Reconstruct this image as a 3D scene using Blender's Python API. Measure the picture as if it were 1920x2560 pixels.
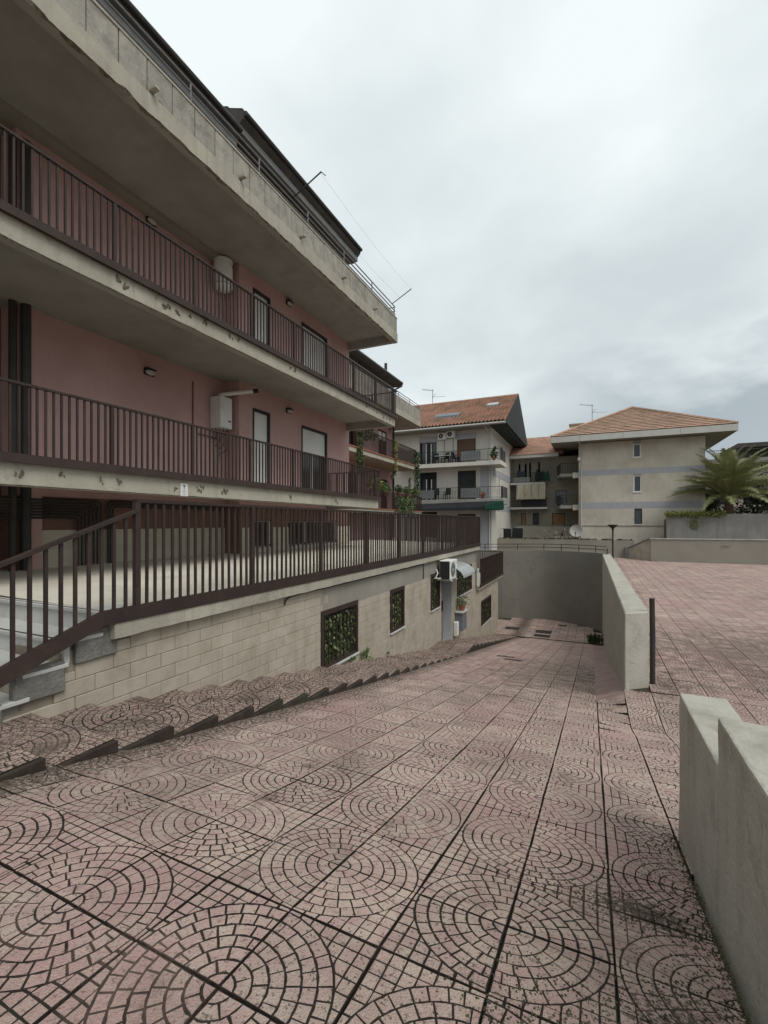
import bpy, bmesh, math, random
from mathutils import Vector, Matrix, Euler, noise
R = math.radians
random.seed(7)
for o in list(bpy.data.objects):
    bpy.data.objects.remove(o, do_unlink=True)
S = bpy.context.scene
COL = S.collection

# ------------------------------------------------------------------ camera
YAW = math.atan(519.0 / 1130.0)
cam_d = bpy.data.cameras.new('camera')
cam = bpy.data.objects.new('camera', cam_d)
COL.objects.link(cam)
cam.location = (0, 0, 1.5)
cam.rotation_euler = (R(90), 0, YAW)
cam_d.sensor_fit = 'HORIZONTAL'
cam_d.sensor_width = 36.0
cam_d.lens = 36.0 * 1130.0 / 1920.0
cam_d.shift_y = 26.0 / 1920.0
cam_d.clip_start = 0.05
cam_d.clip_end = 2000
S.camera = cam

# ------------------------------------------------------------------ world
SUN_EL, SUN_AZ = 52.0, 118.0          # azimuth measured clockwise from +Y
W = bpy.data.worlds.new('World')
S.world = W
W.use_nodes = True
wn, wl = W.node_tree.nodes, W.node_tree.links
wn.clear()
def wnode(t, **k):
    n = wn.new(t)
    for a, b in k.items():
        setattr(n, a, b)
    return n
w_out = wnode('ShaderNodeOutputWorld')
w_bg = wnode('ShaderNodeBackground')
w_bg.inputs[1].default_value = 1.0
wl.new(w_bg.outputs[0], w_out.inputs[0])
sky = wnode('ShaderNodeTexSky', sky_type='NISHITA')
sky.sun_disc = False
sky.sun_elevation = R(SUN_EL)
sky.sun_rotation = R(SUN_AZ)
sky.air_density = 1.5
sky.dust_density = 3.0
w_str = wnode('ShaderNodeVectorMath', operation='SCALE')
w_str.inputs[3].default_value = 0.07
wl.new(sky.outputs[0], w_str.inputs[0])
w_tc = wnode('ShaderNodeTexCoord')
w_sep = wnode('ShaderNodeSeparateXYZ')
wl.new(w_tc.outputs['Generated'], w_sep.inputs[0])
# cloud plane coordinates: direction / (z + 0.18)
def wmath(op, a, b=None, clamp=False):
    n = wnode('ShaderNodeMath', operation=op)
    n.use_clamp = clamp
    for i, v in enumerate((a, b)):
        if v is None:
            continue
        if isinstance(v, (int, float)):
            n.inputs[i].default_value = v
        else:
            wl.new(v, n.inputs[i])
    return n.outputs[0]
zc = wmath('MAXIMUM', w_sep.outputs[2], 0.0)
den = wmath('ADD', zc, 0.22)
cx = wmath('DIVIDE', w_sep.outputs[0], den)
cy = wmath('DIVIDE', w_sep.outputs[1], den)
w_cmb = wnode('ShaderNodeCombineXYZ')
wl.new(cx, w_cmb.inputs[0]); wl.new(cy, w_cmb.inputs[1])
def wnoise(scale, detail, rough, off):
    m = wnode('ShaderNodeMapping')
    m.inputs['Location'].default_value = off
    wl.new(w_cmb.outputs[0], m.inputs[0])
    n = wnode('ShaderNodeTexNoise')
    n.inputs['Scale'].default_value = scale
    n.inputs['Detail'].default_value = detail
    n.inputs['Roughness'].default_value = rough
    wl.new(m.outputs[0], n.inputs[0])
    return n.outputs[0]
n1 = wnoise(0.75, 5, 0.5, (3.1, 1.7, 0))
n2 = wnoise(1.9, 5, 0.5, (0.4, 5.2, 0))
nm = wmath('ADD', wmath('MULTIPLY', n1, 0.78), wmath('MULTIPLY', n2, 0.22))
w_ramp = wnode('ShaderNodeValToRGB')
wl.new(nm, w_ramp.inputs[0])
e = w_ramp.color_ramp.elements
e[0].position = 0.40; e[0].color = (0.455, 0.50, 0.515, 1)
e[1].position = 0.58; e[1].color = (0.655, 0.70, 0.70, 1)
x = e.new(0.50); x.color = (0.55, 0.595, 0.605, 1)
# a bank of grey-blue cloud low over the horizon, broken by noise
bank = wmath('SUBTRACT', wmath('ADD', wmath('MULTIPLY', n2, 0.42), 0.10), w_sep.outputs[2])
bank = wmath('MULTIPLY', bank, 13.0, True)
# it thickens towards the north-east and thins out to the north-west
dirm = wmath('ADD', wmath('MULTIPLY', w_sep.outputs[0], 2.2), 0.62, True)
bank = wmath('MULTIPLY', wmath('MULTIPLY', bank, dirm), 0.85)
w_mix = wnode('ShaderNodeMix', data_type='RGBA')
wl.new(bank, w_mix.inputs[0])
wl.new(w_ramp.outputs[0], w_mix.inputs[6])
w_mix.inputs[7].default_value = (0.265, 0.31, 0.34, 1)
w_mix2 = wnode('ShaderNodeMix', data_type='RGBA')
w_mix2.inputs[0].default_value = 0.93
wl.new(w_str.outputs[0], w_mix2.inputs[6])
wl.new(w_mix.outputs[2], w_mix2.inputs[7])
wl.new(w_mix2.outputs[2], w_bg.inputs[0])

# ------------------------------------------------------------------ sun
sun_d = bpy.data.lights.new('sun', 'SUN')
sun_d.energy = 1.1
sun_d.angle = R(28)
sun_d.color = (1.0, 0.97, 0.92)
sun = bpy.data.objects.new('sun', sun_d)
COL.objects.link(sun)
sd = Vector((math.sin(R(SUN_AZ)) * math.cos(R(SUN_EL)), math.cos(R(SUN_AZ)) * math.cos(R(SUN_EL)), math.sin(R(SUN_EL))))
sun.rotation_euler = sd.to_track_quat('Z', 'Y').to_euler()
sun.location = (10, 5, 30)

S.view_settings.view_transform = 'Standard'
S.view_settings.look = 'None'
S.view_settings.exposure = 0.55
S.view_settings.gamma = 1.0
S.view_settings.use_curve_mapping = False
S.render.engine = 'CYCLES'
S.render.resolution_x = 768
S.render.resolution_y = 1024

# ------------------------------------------------------------------ materials
MATS = {}
def mat(name, c1, c2=None, scale=2.0, rough=0.85, bump=0.0, bscale=40.0, dirt=None, dirt_at=0.6, dirt_w=0.12,
        dscale=1.5, dirt_amt=0.8, streak=False, rnd=0.0, metallic=0.0, spec=0.3, streak_col=None, streak_amt=0.5, alpha=1.0, trans=0.0):
    m = bpy.data.materials.new(name)
    m.use_nodes = True
    nt = m.node_tree
    N, L = nt.nodes, nt.links
    bs = N['Principled BSDF']
    bs.inputs['Roughness'].default_value = rough
    bs.inputs['Metallic'].default_value = metallic
    bs.inputs['Specular IOR Level'].default_value = spec
    if trans:
        bs.inputs['Transmission Weight'].default_value = trans
    geo = N.new('ShaderNodeNewGeometry')
    def nz(sc, det=4.0, vec=None, ro=0.55):
        n = N.new('ShaderNodeTexNoise')
        n.inputs['Scale'].default_value = sc
        n.inputs['Detail'].default_value = det
        n.inputs['Roughness'].default_value = ro
        L.new(vec or geo.outputs['Position'], n.inputs['Vector'])
        return n.outputs[0]
    def ramp(v, a, b):
        n = N.new('ShaderNodeMapRange')
        n.inputs[1].default_value = a
        n.inputs[2].default_value = b
        L.new(v, n.inputs[0])
        return n.outputs[0]
    def mix(f, a, b):
        n = N.new('ShaderNodeMix')
        n.data_type = 'RGBA'
        if isinstance(f, float):
            n.inputs[0].default_value = f
        else:
            L.new(f, n.inputs[0])
        for k, v in ((6, a), (7, b)):
            if isinstance(v, tuple):
                n.inputs[k].default_value = (v[0], v[1], v[2], 1)
            else:
                L.new(v, n.inputs[k])
        return n.outputs[2]
    def mul(v, k):
        n = N.new('ShaderNodeMath')
        n.operation = 'MULTIPLY'
        L.new(v, n.inputs[0])
        n.inputs[1].default_value = k
        return n.outputs[0]
    col = mix(ramp(nz(scale, 5), 0.35, 0.65), c1, c2 or tuple(v * 0.82 for v in c1))
    if streak_col:
        mp = N.new('ShaderNodeMapping')
        mp.inputs['Scale'].default_value = (6, 6, 0.45)
        L.new(geo.outputs['Position'], mp.inputs[0])
        col = mix(mul(ramp(nz(1.0, 4, mp.outputs[0]), 0.5, 0.75), streak_amt), col, streak_col)
    if dirt:
        col = mix(mul(ramp(nz(dscale, 6, None, 0.65), dirt_at - dirt_w, dirt_at + dirt_w), dirt_amt), col, dirt)
    if rnd:
        oi = N.new('ShaderNodeObjectInfo')
        mr = N.new('ShaderNodeMapRange')
        mr.inputs[3].default_value = 1 - rnd
        mr.inputs[4].default_value = 1 + rnd
        L.new(oi.outputs['Random'], mr.inputs[0])
        vm = N.new('ShaderNodeVectorMath')
        vm.operation = 'SCALE'
        L.new(col, vm.inputs[0])
        L.new(mr.outputs[0], vm.inputs[3])
        col = vm.outputs[0]
    L.new(col, bs.inputs['Base Color'])
    if bump:
        b = N.new('ShaderNodeBump')
        b.inputs['Strength'].default_value = bump
        b.inputs['Distance'].default_value = 0.02
        L.new(nz(bscale, 5), b.inputs['Height'])
        L.new(b.outputs[0], bs.inputs['Normal'])
    if alpha < 1:
        bs.inputs['Alpha'].default_value = alpha
    MATS[name] = m
    return m

COBK = dict(bump=0.7, bscale=130, dirt=(0.07, 0.055, 0.043), dirt_at=0.60, dirt_w=0.04, dscale=60, dirt_amt=0.85, rnd=0.12)
M_COB = mat('cobble', (0.455, 0.315, 0.285), (0.53, 0.425, 0.355), 9.0, 0.8, **COBK)
M_COBD = mat('cobble_grimy', (0.42, 0.285, 0.255), (0.48, 0.375, 0.305), 9.0, 0.8, **{**COBK, 'dirt_at': 0.52, 'dirt': (0.05, 0.042, 0.03)})
# a second, broad layer of grime on the cobbles
def add_grime(m, colr, sc, a, b, amt):
    nt = m.node_tree; N, L = nt.nodes, nt.links
    bs = N['Principled BSDF']
    src = bs.inputs['Base Color'].links[0].from_socket
    geo = N.new('ShaderNodeNewGeometry')
    n = N.new('ShaderNodeTexNoise'); n.inputs['Scale'].default_value = sc; n.inputs['Detail'].default_value = 7; n.inputs['Roughness'].default_value = 0.7
    L.new(geo.outputs['Position'], n.inputs['Vector'])
    mr = N.new('ShaderNodeMapRange'); mr.inputs[1].default_value = a; mr.inputs[2].default_value = b; mr.inputs[4].default_value = amt
    L.new(n.outputs[0], mr.inputs[0])
    mx = N.new('ShaderNodeMix'); mx.data_type = 'RGBA'
    L.new(mr.outputs[0], mx.inputs[0]); L.new(src, mx.inputs[6]); mx.inputs[7].default_value = (*colr, 1)
    L.new(mx.outputs[2], bs.inputs['Base Color'])
add_grime(M_COB, (0.16, 0.12, 0.095), 0.9, 0.48, 0.72, 0.6)
add_grime(M_COB, (0.10, 0.078, 0.06), 3.3, 0.56, 0.72, 0.6)
add_grime(M_COBD, (0.075, 0.06, 0.045), 2.2, 0.46, 0.66, 0.75)
add_grime(M_COB, (0.46, 0.285, 0.27), 0.6, 0.48, 0.64, 0.75)
add_grime(M_COB, (0.06, 0.048, 0.038), 150.0, 0.60, 0.66, 0.8)
add_grime(M_COB, (0.62, 0.52, 0.43), 170.0, 0.62, 0.68, 0.45)
add_grime(M_COBD, (0.05, 0.042, 0.032), 120.0, 0.55, 0.62, 0.8)
def add_zone(m, colr, cx_, cy_, rx, ry, amt, nsc=14.0, nk=5.0):
    nt = m.node_tree; N, L = nt.nodes, nt.links
    bs = N['Principled BSDF']
    src = bs.inputs['Base Color'].links[0].from_socket
    geo = N.new('ShaderNodeNewGeometry')
    mp = N.new('ShaderNodeMapping'); mp.inputs['Location'].default_value = (-cx_ / rx, -cy_ / ry, 0); mp.inputs['Scale'].default_value = (1 / rx, 1 / ry, 0)
    L.new(geo.outputs['Position'], mp.inputs[0])
    ln = N.new('ShaderNodeVectorMath'); ln.operation = 'LENGTH'; L.new(mp.outputs[0], ln.inputs[0])
    n = N.new('ShaderNodeTexNoise'); n.inputs['Scale'].default_value = nsc; n.inputs['Detail'].default_value = 8; n.inputs['Roughness'].default_value = 0.75
    L.new(geo.outputs['Position'], n.inputs['Vector'])
    a = N.new('ShaderNodeMath'); a.operation = 'MULTIPLY_ADD'; L.new(n.outputs[0], a.inputs[0]); a.inputs[1].default_value = nk; a.inputs[2].default_value = 0.66 - nk * 0.5
    b = N.new('ShaderNodeMath'); b.operation = 'SUBTRACT'; L.new(a.outputs[0], b.inputs[0]); L.new(ln.outputs['Value'], b.inputs[1])
    mr = N.new('ShaderNodeMapRange'); mr.inputs[1].default_value = 0.0; mr.inputs[2].default_value = 0.30; mr.inputs[4].default_value = amt
    L.new(b.outputs[0], mr.inputs[0])
    mx = N.new('ShaderNodeMix'); mx.data_type = 'RGBA'
    L.new(mr.outputs[0], mx.inputs[0]); L.new(src, mx.inputs[6]); mx.inputs[7].default_value = (*colr, 1)
    L.new(mx.outputs[2], bs.inputs['Base Color'])
add_zone(M_COB, (0.065, 0.054, 0.038), -3.45, 5.0, 0.55, 400.0, 0.8, 30.0)      # moss strip along the stairs
add_zone(M_COB, (0.075, 0.062, 0.044), 0.36, 1.55, 0.40, 0.50, 0.92, 55.0)   # damp corner by the near wall
add_zone(M_COB, (0.075, 0.062, 0.044), 0.05, 1.15, 0.45, 0.32, 0.85, 55.0)
add_zone(M_COB, (0.08, 0.065, 0.05), 0.22, 2.35, 0.32, 0.16, 0.9, 55.0)
add_zone(M_COB, (0.13, 0.10, 0.08), 3.5, 11.5, 5.0, 4.0, 0.6, 6.0)
add_zone(M_COB, (0.12, 0.095, 0.075), -1.0, 11.0, 2.2, 5.0, 0.5, 6.0)
add_zone(M_COB, (0.09, 0.072, 0.055), 1.2, 8.9, 0.45, 0.9, 0.6, 14.0)
M_JOINT = mat('joint_grime', (0.016, 0.013, 0.010), (0.030, 0.023, 0.018), 9, 0.95, 0.6, 90, dirt=(0.04, 0.04, 0.022), dscale=3, dirt_amt=0.6)
add_grime(M_JOINT, (0.20, 0.135, 0.115), 0.75, 0.52, 0.68, 0.75)
M_BED = mat('bedding', (0.028, 0.024, 0.019), (0.05, 0.042, 0.03), 6, 0.95, 0.5, 60)
M_TREAD = mat('tread_edge', (0.030, 0.022, 0.019), (0.05, 0.034, 0.029), 8, 0.85, 0.4, 60, dirt=(0.05, 0.055, 0.03), dscale=4)
M_CONC = mat('slab_concrete', (0.44, 0.415, 0.34), (0.36, 0.335, 0.275), 1.2, 0.9, 0.35, 30, dirt=(0.13, 0.11, 0.09), dirt_at=0.68, dirt_w=0.06, dscale=4, dirt_amt=0.55, streak_col=(0.24, 0.22, 0.18), streak_amt=0.45)
M_SOFFIT = mat('soffit_plaster', (0.37, 0.36, 0.33), (0.31, 0.30, 0.275), 0.8, 0.95, 0.2, 40, dirt=(0.22, 0.205, 0.18), dirt_at=0.6, dscale=1.3, dirt_amt=0.5)
M_PANEL = mat('parapet_panel', (0.37, 0.345, 0.30), (0.31, 0.29, 0.25), 2.5, 0.9, 0.6, 18, dirt=(0.20, 0.185, 0.16), dirt_at=0.58, dirt_w=0.1, dscale=5, dirt_amt=0.6, streak_col=(0.22, 0.205, 0.18), streak_amt=0.4, rnd=0.05)
M_SPALL = mat('spalled_concrete', (0.12, 0.095, 0.075), (0.24, 0.20, 0.155), 18, 0.95, 1.0, 45)
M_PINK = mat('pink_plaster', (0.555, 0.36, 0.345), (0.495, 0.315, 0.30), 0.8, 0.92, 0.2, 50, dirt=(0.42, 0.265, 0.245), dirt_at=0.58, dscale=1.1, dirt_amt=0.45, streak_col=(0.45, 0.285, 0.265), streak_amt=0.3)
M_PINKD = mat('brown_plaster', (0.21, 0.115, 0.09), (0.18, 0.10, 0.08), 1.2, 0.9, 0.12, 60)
M_GREYP = mat('grey_plaster', (0.30, 0.28, 0.24), (0.25, 0.235, 0.20), 1.0, 0.9, 0.2, 40, streak_col=(0.2, 0.185, 0.16), streak_amt=0.3)
M_BLOCK = mat('cream_block', (0.455, 0.41, 0.335), (0.405, 0.36, 0.29), 2.2, 0.75, 0.2, 25, dirt=(0.30, 0.245, 0.185), dirt_at=0.57, dirt_w=0.10, dscale=2.0, dirt_amt=0.65, streak_col=(0.30, 0.245, 0.185), streak_amt=0.5, rnd=0.05)
M_MORTAR = mat('mortar', (0.35, 0.305, 0.24), (0.12, 0.10, 0.08), 1.6, 0.95)
M_WAINS = mat('wainscot_tile', (0.52, 0.475, 0.385), (0.47, 0.425, 0.34), 2, 0.7, 0.1, 30, rnd=0.04)
M_DECK = mat('deck_tile', (0.66, 0.62, 0.53), (0.61, 0.565, 0.475), 1.5, 0.7, 0.1, 30, dirt=(0.46, 0.40, 0.31), dscale=1.2, dirt_amt=0.5, rnd=0.03)
M_MARBLE = mat('marble', (0.58, 0.575, 0.55), (0.50, 0.50, 0.485), 4, 0.45, 0.05, 30, dirt=(0.36, 0.37, 0.37), dirt_at=0.6, dscale=5, dirt_amt=0.5)
M_BROWN = mat('brown_metal', (0.045, 0.030, 0.026), (0.034, 0.023, 0.021), 3, 0.6, 0.15, 60, spec=0.3, dirt=(0.075, 0.045, 0.032), dirt_at=0.62, dscale=7, dirt_amt=0.6, rnd=0.15)
M_BLACK = mat('dark_metal', (0.03, 0.03, 0.03), (0.022, 0.022, 0.022), 3, 0.5)
M_GREYM = mat('grey_metal', (0.22, 0.22, 0.22), (0.17, 0.17, 0.17), 6, 0.45, metallic=0.3)
M_DARKP = mat('dark_pipe', (0.05, 0.045, 0.042), (0.035, 0.032, 0.03), 4, 0.5)
M_SHUT = mat('shutter_white', (0.87, 0.87, 0.85), (0.83, 0.83, 0.81), 2, 0.5, rnd=0.02)
M_WHITE = mat('white_paint', (0.78, 0.78, 0.75), (0.72, 0.72, 0.69), 3, 0.45, dirt=(0.45, 0.42, 0.36), dirt_at=0.66, dscale=4, dirt_amt=0.5)
M_BLUEW = mat('pale_blue_jamb', (0.46, 0.48, 0.48), (0.41, 0.43, 0.43), 2, 0.6)
M_GLASS = mat('window_glass', (0.045, 0.055, 0.06), (0.03, 0.036, 0.04), 1.5, 0.08, spec=0.6)
M_WALLC = mat('rendered_wall', (0.45, 0.43, 0.375), (0.39, 0.37, 0.32), 1.8, 0.92, 0.5, 38, dirt=(0.25, 0.235, 0.195), dirt_at=0.60, dirt_w=0.09, dscale=4.2, dirt_amt=0.6, streak_col=(0.27, 0.25, 0.21), streak_amt=0.5)
add_grime_later = [(M_WALLC, (0.13, 0.115, 0.09), 11.0, 0.62, 0.74, 0.55)]
M_RETAIN = mat('grey_retaining', (0.235, 0.22, 0.19), (0.195, 0.182, 0.157), 0.7, 0.92, 0.3, 30, dirt=(0.17, 0.16, 0.135), dirt_at=0.60, dscale=1.5, dirt_amt=0.55, streak_col=(0.18, 0.17, 0.145), streak_amt=0.45)
M_TAN = mat('tan_render', (0.30, 0.275, 0.23), (0.265, 0.24, 0.20), 0.8, 0.92, 0.2, 30)
M_RAWC = mat('raw_concrete', (0.33, 0.32, 0.30), (0.26, 0.25, 0.235), 0.8, 0.95, 0.4, 12, streak_col=(0.17, 0.165, 0.15), streak_amt=0.7)
M_BEIGE = mat('beige_render', (0.60, 0.55, 0.465), (0.54, 0.49, 0.41), 0.5, 0.92, 0.1, 30, dirt=(0.31, 0.275, 0.22), dirt_at=0.57, dscale=0.45, dirt_amt=0.6, streak_col=(0.38, 0.345, 0.28), streak_amt=0.35)
M_OLIVE = mat('olive_render', (0.31, 0.285, 0.235), (0.255, 0.235, 0.19), 0.6, 0.92, 0.1, 30, dirt=(0.16, 0.145, 0.115), dscale=0.7, dirt_amt=0.5)
M_HOUSEW = mat('grey_white_render', (0.62, 0.59, 0.53), (0.56, 0.53, 0.475), 0.5, 0.9, 0.1, 30, streak_col=(0.38, 0.36, 0.32), streak_amt=0.3)
M_BAND = mat('grey_blue_band', (0.40, 0.405, 0.42), (0.36, 0.365, 0.385), 1, 0.9)
M_FASCIA = mat('fascia_grey', (0.52, 0.51, 0.48), (0.46, 0.45, 0.42), 1.5, 0.8, streak_col=(0.35, 0.34, 0.31), streak_amt=0.3)
M_DKGREEN = mat('dark_gable', (0.040, 0.047, 0.045), (0.030, 0.036, 0.035), 1, 0.85)
M_TILE = mat('roof_tile', (0.43, 0.245, 0.175), (0.35, 0.20, 0.145), 5, 0.85, 0.3, 30, dirt=(0.17, 0.125, 0.085), dirt_at=0.56, dirt_w=0.12, dscale=1.1, dirt_amt=0.75)
M_TILE2 = mat('roof_tile_weathered', (0.49, 0.31, 0.22), (0.41, 0.265, 0.19), 3, 0.85, 0.3, 20, dirt=(0.21, 0.17, 0.12), dirt_at=0.55, dscale=0.9, dirt_amt=0.7)
M_TILESHADE = mat('tile_edge', (0.20, 0.125, 0.09), (0.16, 0.10, 0.075), 4, 0.9)  # darker tile tone for the course risers: shade lines painted into the colour
M_ROOFD = mat('dark_roof', (0.085, 0.075, 0.068), (0.06, 0.055, 0.05), 3, 0.8, 0.3, 20)
M_TERRA = mat('terracotta', (0.36, 0.145, 0.085), (0.29, 0.115, 0.07), 6, 0.85, 0.1, 30)
M_BSLAT = mat('brown_shutter', (0.15, 0.095, 0.06), (0.12, 0.075, 0.05), 3, 0.7)
M_OSLAT = mat('orange_shutter', (0.30, 0.17, 0.08), (0.25, 0.14, 0.07), 3, 0.7)
M_AWN = mat('awning_cloth', (0.46, 0.42, 0.32), (0.40, 0.36, 0.27), 1.5, 0.9, streak_col=(0.30, 0.27, 0.2), streak_amt=0.7)
M_GREENC = mat('green_cloth', (0.012, 0.065, 0.045), (0.01, 0.05, 0.036), 3, 0.8)
M_DKCLOTH = mat('dark_cloth', (0.025, 0.027, 0.03), (0.018, 0.019, 0.022), 3, 0.9)
M_PRIV = mat('grey_screen', (0.26, 0.27, 0.265), (0.22, 0.23, 0.225), 1, 0.6)
M_LEAF = mat('leaf', (0.06, 0.10, 0.030), (0.10, 0.15, 0.045), 9, 0.5, rnd=0.1)
M_LEAFD = mat('leaf_dark', (0.032, 0.055, 0.020), (0.055, 0.085, 0.03), 6, 0.6)
M_LEAFY = mat('leaf_yellowish', (0.27, 0.27, 0.075), (0.15, 0.18, 0.05), 6, 0.6)
M_LEAFP = mat('leaf_pale', (0.24, 0.28, 0.14), (0.15, 0.20, 0.07), 12, 0.4)
M_PALM = mat('palm_leaf', (0.21, 0.24, 0.105), (0.32, 0.32, 0.16), 2, 0.5)
M_TRUNK = mat('trunk', (0.12, 0.085, 0.055), (0.08, 0.06, 0.04), 6, 0.95, 0.8, 12)
M_MOSS = mat('moss', (0.05, 0.045, 0.028), (0.09, 0.085, 0.045), 20, 0.95)
M_SOIL = mat('ground_soil', (0.16, 0.14, 0.11), (0.12, 0.105, 0.08), 0.6, 0.95, 0.4, 8)
M_IRON = mat('cast_iron', (0.045, 0.035, 0.032), (0.03, 0.025, 0.022), 8, 0.7, 0.3, 40)
M_PAPER = mat('paper', (0.70, 0.70, 0.67), (0.66, 0.66, 0.63), 6, 0.6)
M_INK = mat('ink', (0.03, 0.035, 0.045), (0.03, 0.035, 0.045), 6, 0.6)
M_LAMPG = mat('lamp_glass', (0.50, 0.50, 0.47), (0.45, 0.45, 0.42), 4, 0.3)
M_RED = mat('red_plastic', (0.38, 0.06, 0.03), (0.3, 0.05, 0.03), 4, 0.5)
M_BLUEC = mat('blue_cloth', (0.03, 0.04, 0.075), (0.025, 0.03, 0.05), 4, 0.8)
M_POLY = mat('polycarbonate', (0.42, 0.44, 0.44), (0.37, 0.39, 0.39), 4, 0.25, spec=0.5)

for a_ in add_grime_later: add_grime(*a_)
add_grime(M_BED, (0.14, 0.11, 0.085), 1.3, 0.50, 0.66, 0.7)
def add_cracks(m, colr, sc, width, amt):
    nt = m.node_tree; N, L = nt.nodes, nt.links
    bs = N['Principled BSDF']
    src = bs.inputs['Base Color'].links[0].from_socket
    geo = N.new('ShaderNodeNewGeometry')
    nz = N.new('ShaderNodeTexNoise'); nz.inputs['Scale'].default_value = sc * 2.5; nz.inputs['Detail'].default_value = 6
    L.new(geo.outputs['Position'], nz.inputs['Vector'])
    sc_ = N.new('ShaderNodeVectorMath'); sc_.operation = 'SCALE'; sc_.inputs[3].default_value = 0.35 / sc
    L.new(nz.outputs['Color'], sc_.inputs[0])
    ad = N.new('ShaderNodeVectorMath'); L.new(geo.outputs['Position'], ad.inputs[0]); L.new(sc_.outputs[0], ad.inputs[1])
    vo = N.new('ShaderNodeTexVoronoi'); vo.feature = 'DISTANCE_TO_EDGE'; vo.inputs['Scale'].default_value = sc
    L.new(ad.outputs[0], vo.inputs['Vector'])
    mr = N.new('ShaderNodeMapRange'); mr.inputs[1].default_value = 0.0; mr.inputs[2].default_value = width; mr.inputs[3].default_value = 1.0; mr.inputs[4].default_value = 0.0
    L.new(vo.outputs['Distance'], mr.inputs[0])
    n2_ = N.new('ShaderNodeTexNoise'); n2_.inputs['Scale'].default_value = sc * 0.9; L.new(geo.outputs['Position'], n2_.inputs['Vector'])
    m2 = N.new('ShaderNodeMapRange'); m2.inputs[1].default_value = 0.50; m2.inputs[2].default_value = 0.60; m2.inputs[4].default_value = amt
    L.new(n2_.outputs[0], m2.inputs[0])
    ml = N.new('ShaderNodeMath'); ml.operation = 'MULTIPLY'; L.new(mr.outputs[0], ml.inputs[0]); L.new(m2.outputs[0], ml.inputs[1])
    mx = N.new('ShaderNodeMix'); mx.data_type = 'RGBA'
    L.new(ml.outputs[0], mx.inputs[0]); L.new(src, mx.inputs[6]); mx.inputs[7].default_value = (*colr, 1)
    L.new(mx.outputs[2], bs.inputs['Base Color'])
add_cracks(M_WALLC, (0.16, 0.15, 0.12), 0.9, 0.004, 0.6)
add_cracks(M_CONC, (0.15, 0.13, 0.105), 1.4, 0.008, 0.8)
add_cracks(M_PANEL, (0.13, 0.12, 0.10), 2.2, 0.014, 0.7)
add_cracks(M_PINK, (0.36, 0.22, 0.205), 0.7, 0.006, 0.6)
add_cracks(M_RETAIN, (0.12, 0.11, 0.09), 0.5, 0.008, 0.7)
add_grime(M_PANEL, (0.50, 0.48, 0.43), 9.0, 0.60, 0.70, 0.5)
add_grime(M_PANEL, (0.15, 0.135, 0.115), 6.0, 0.60, 0.72, 0.55)
add_grime(M_CONC, (0.22, 0.195, 0.155), 1.3, 0.55, 0.72, 0.5)
M_PAD = mat('mortar_pad', (0.20, 0.195, 0.18), (0.15, 0.145, 0.13), 7, 0.95, 0.8, 30, dirt=(0.34, 0.34, 0.32), dirt_at=0.66, dscale=9, dirt_amt=0.7)
M_CAB = mat('cabinet_grey', (0.17, 0.18, 0.195), (0.15, 0.155, 0.17), 3, 0.6)
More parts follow.
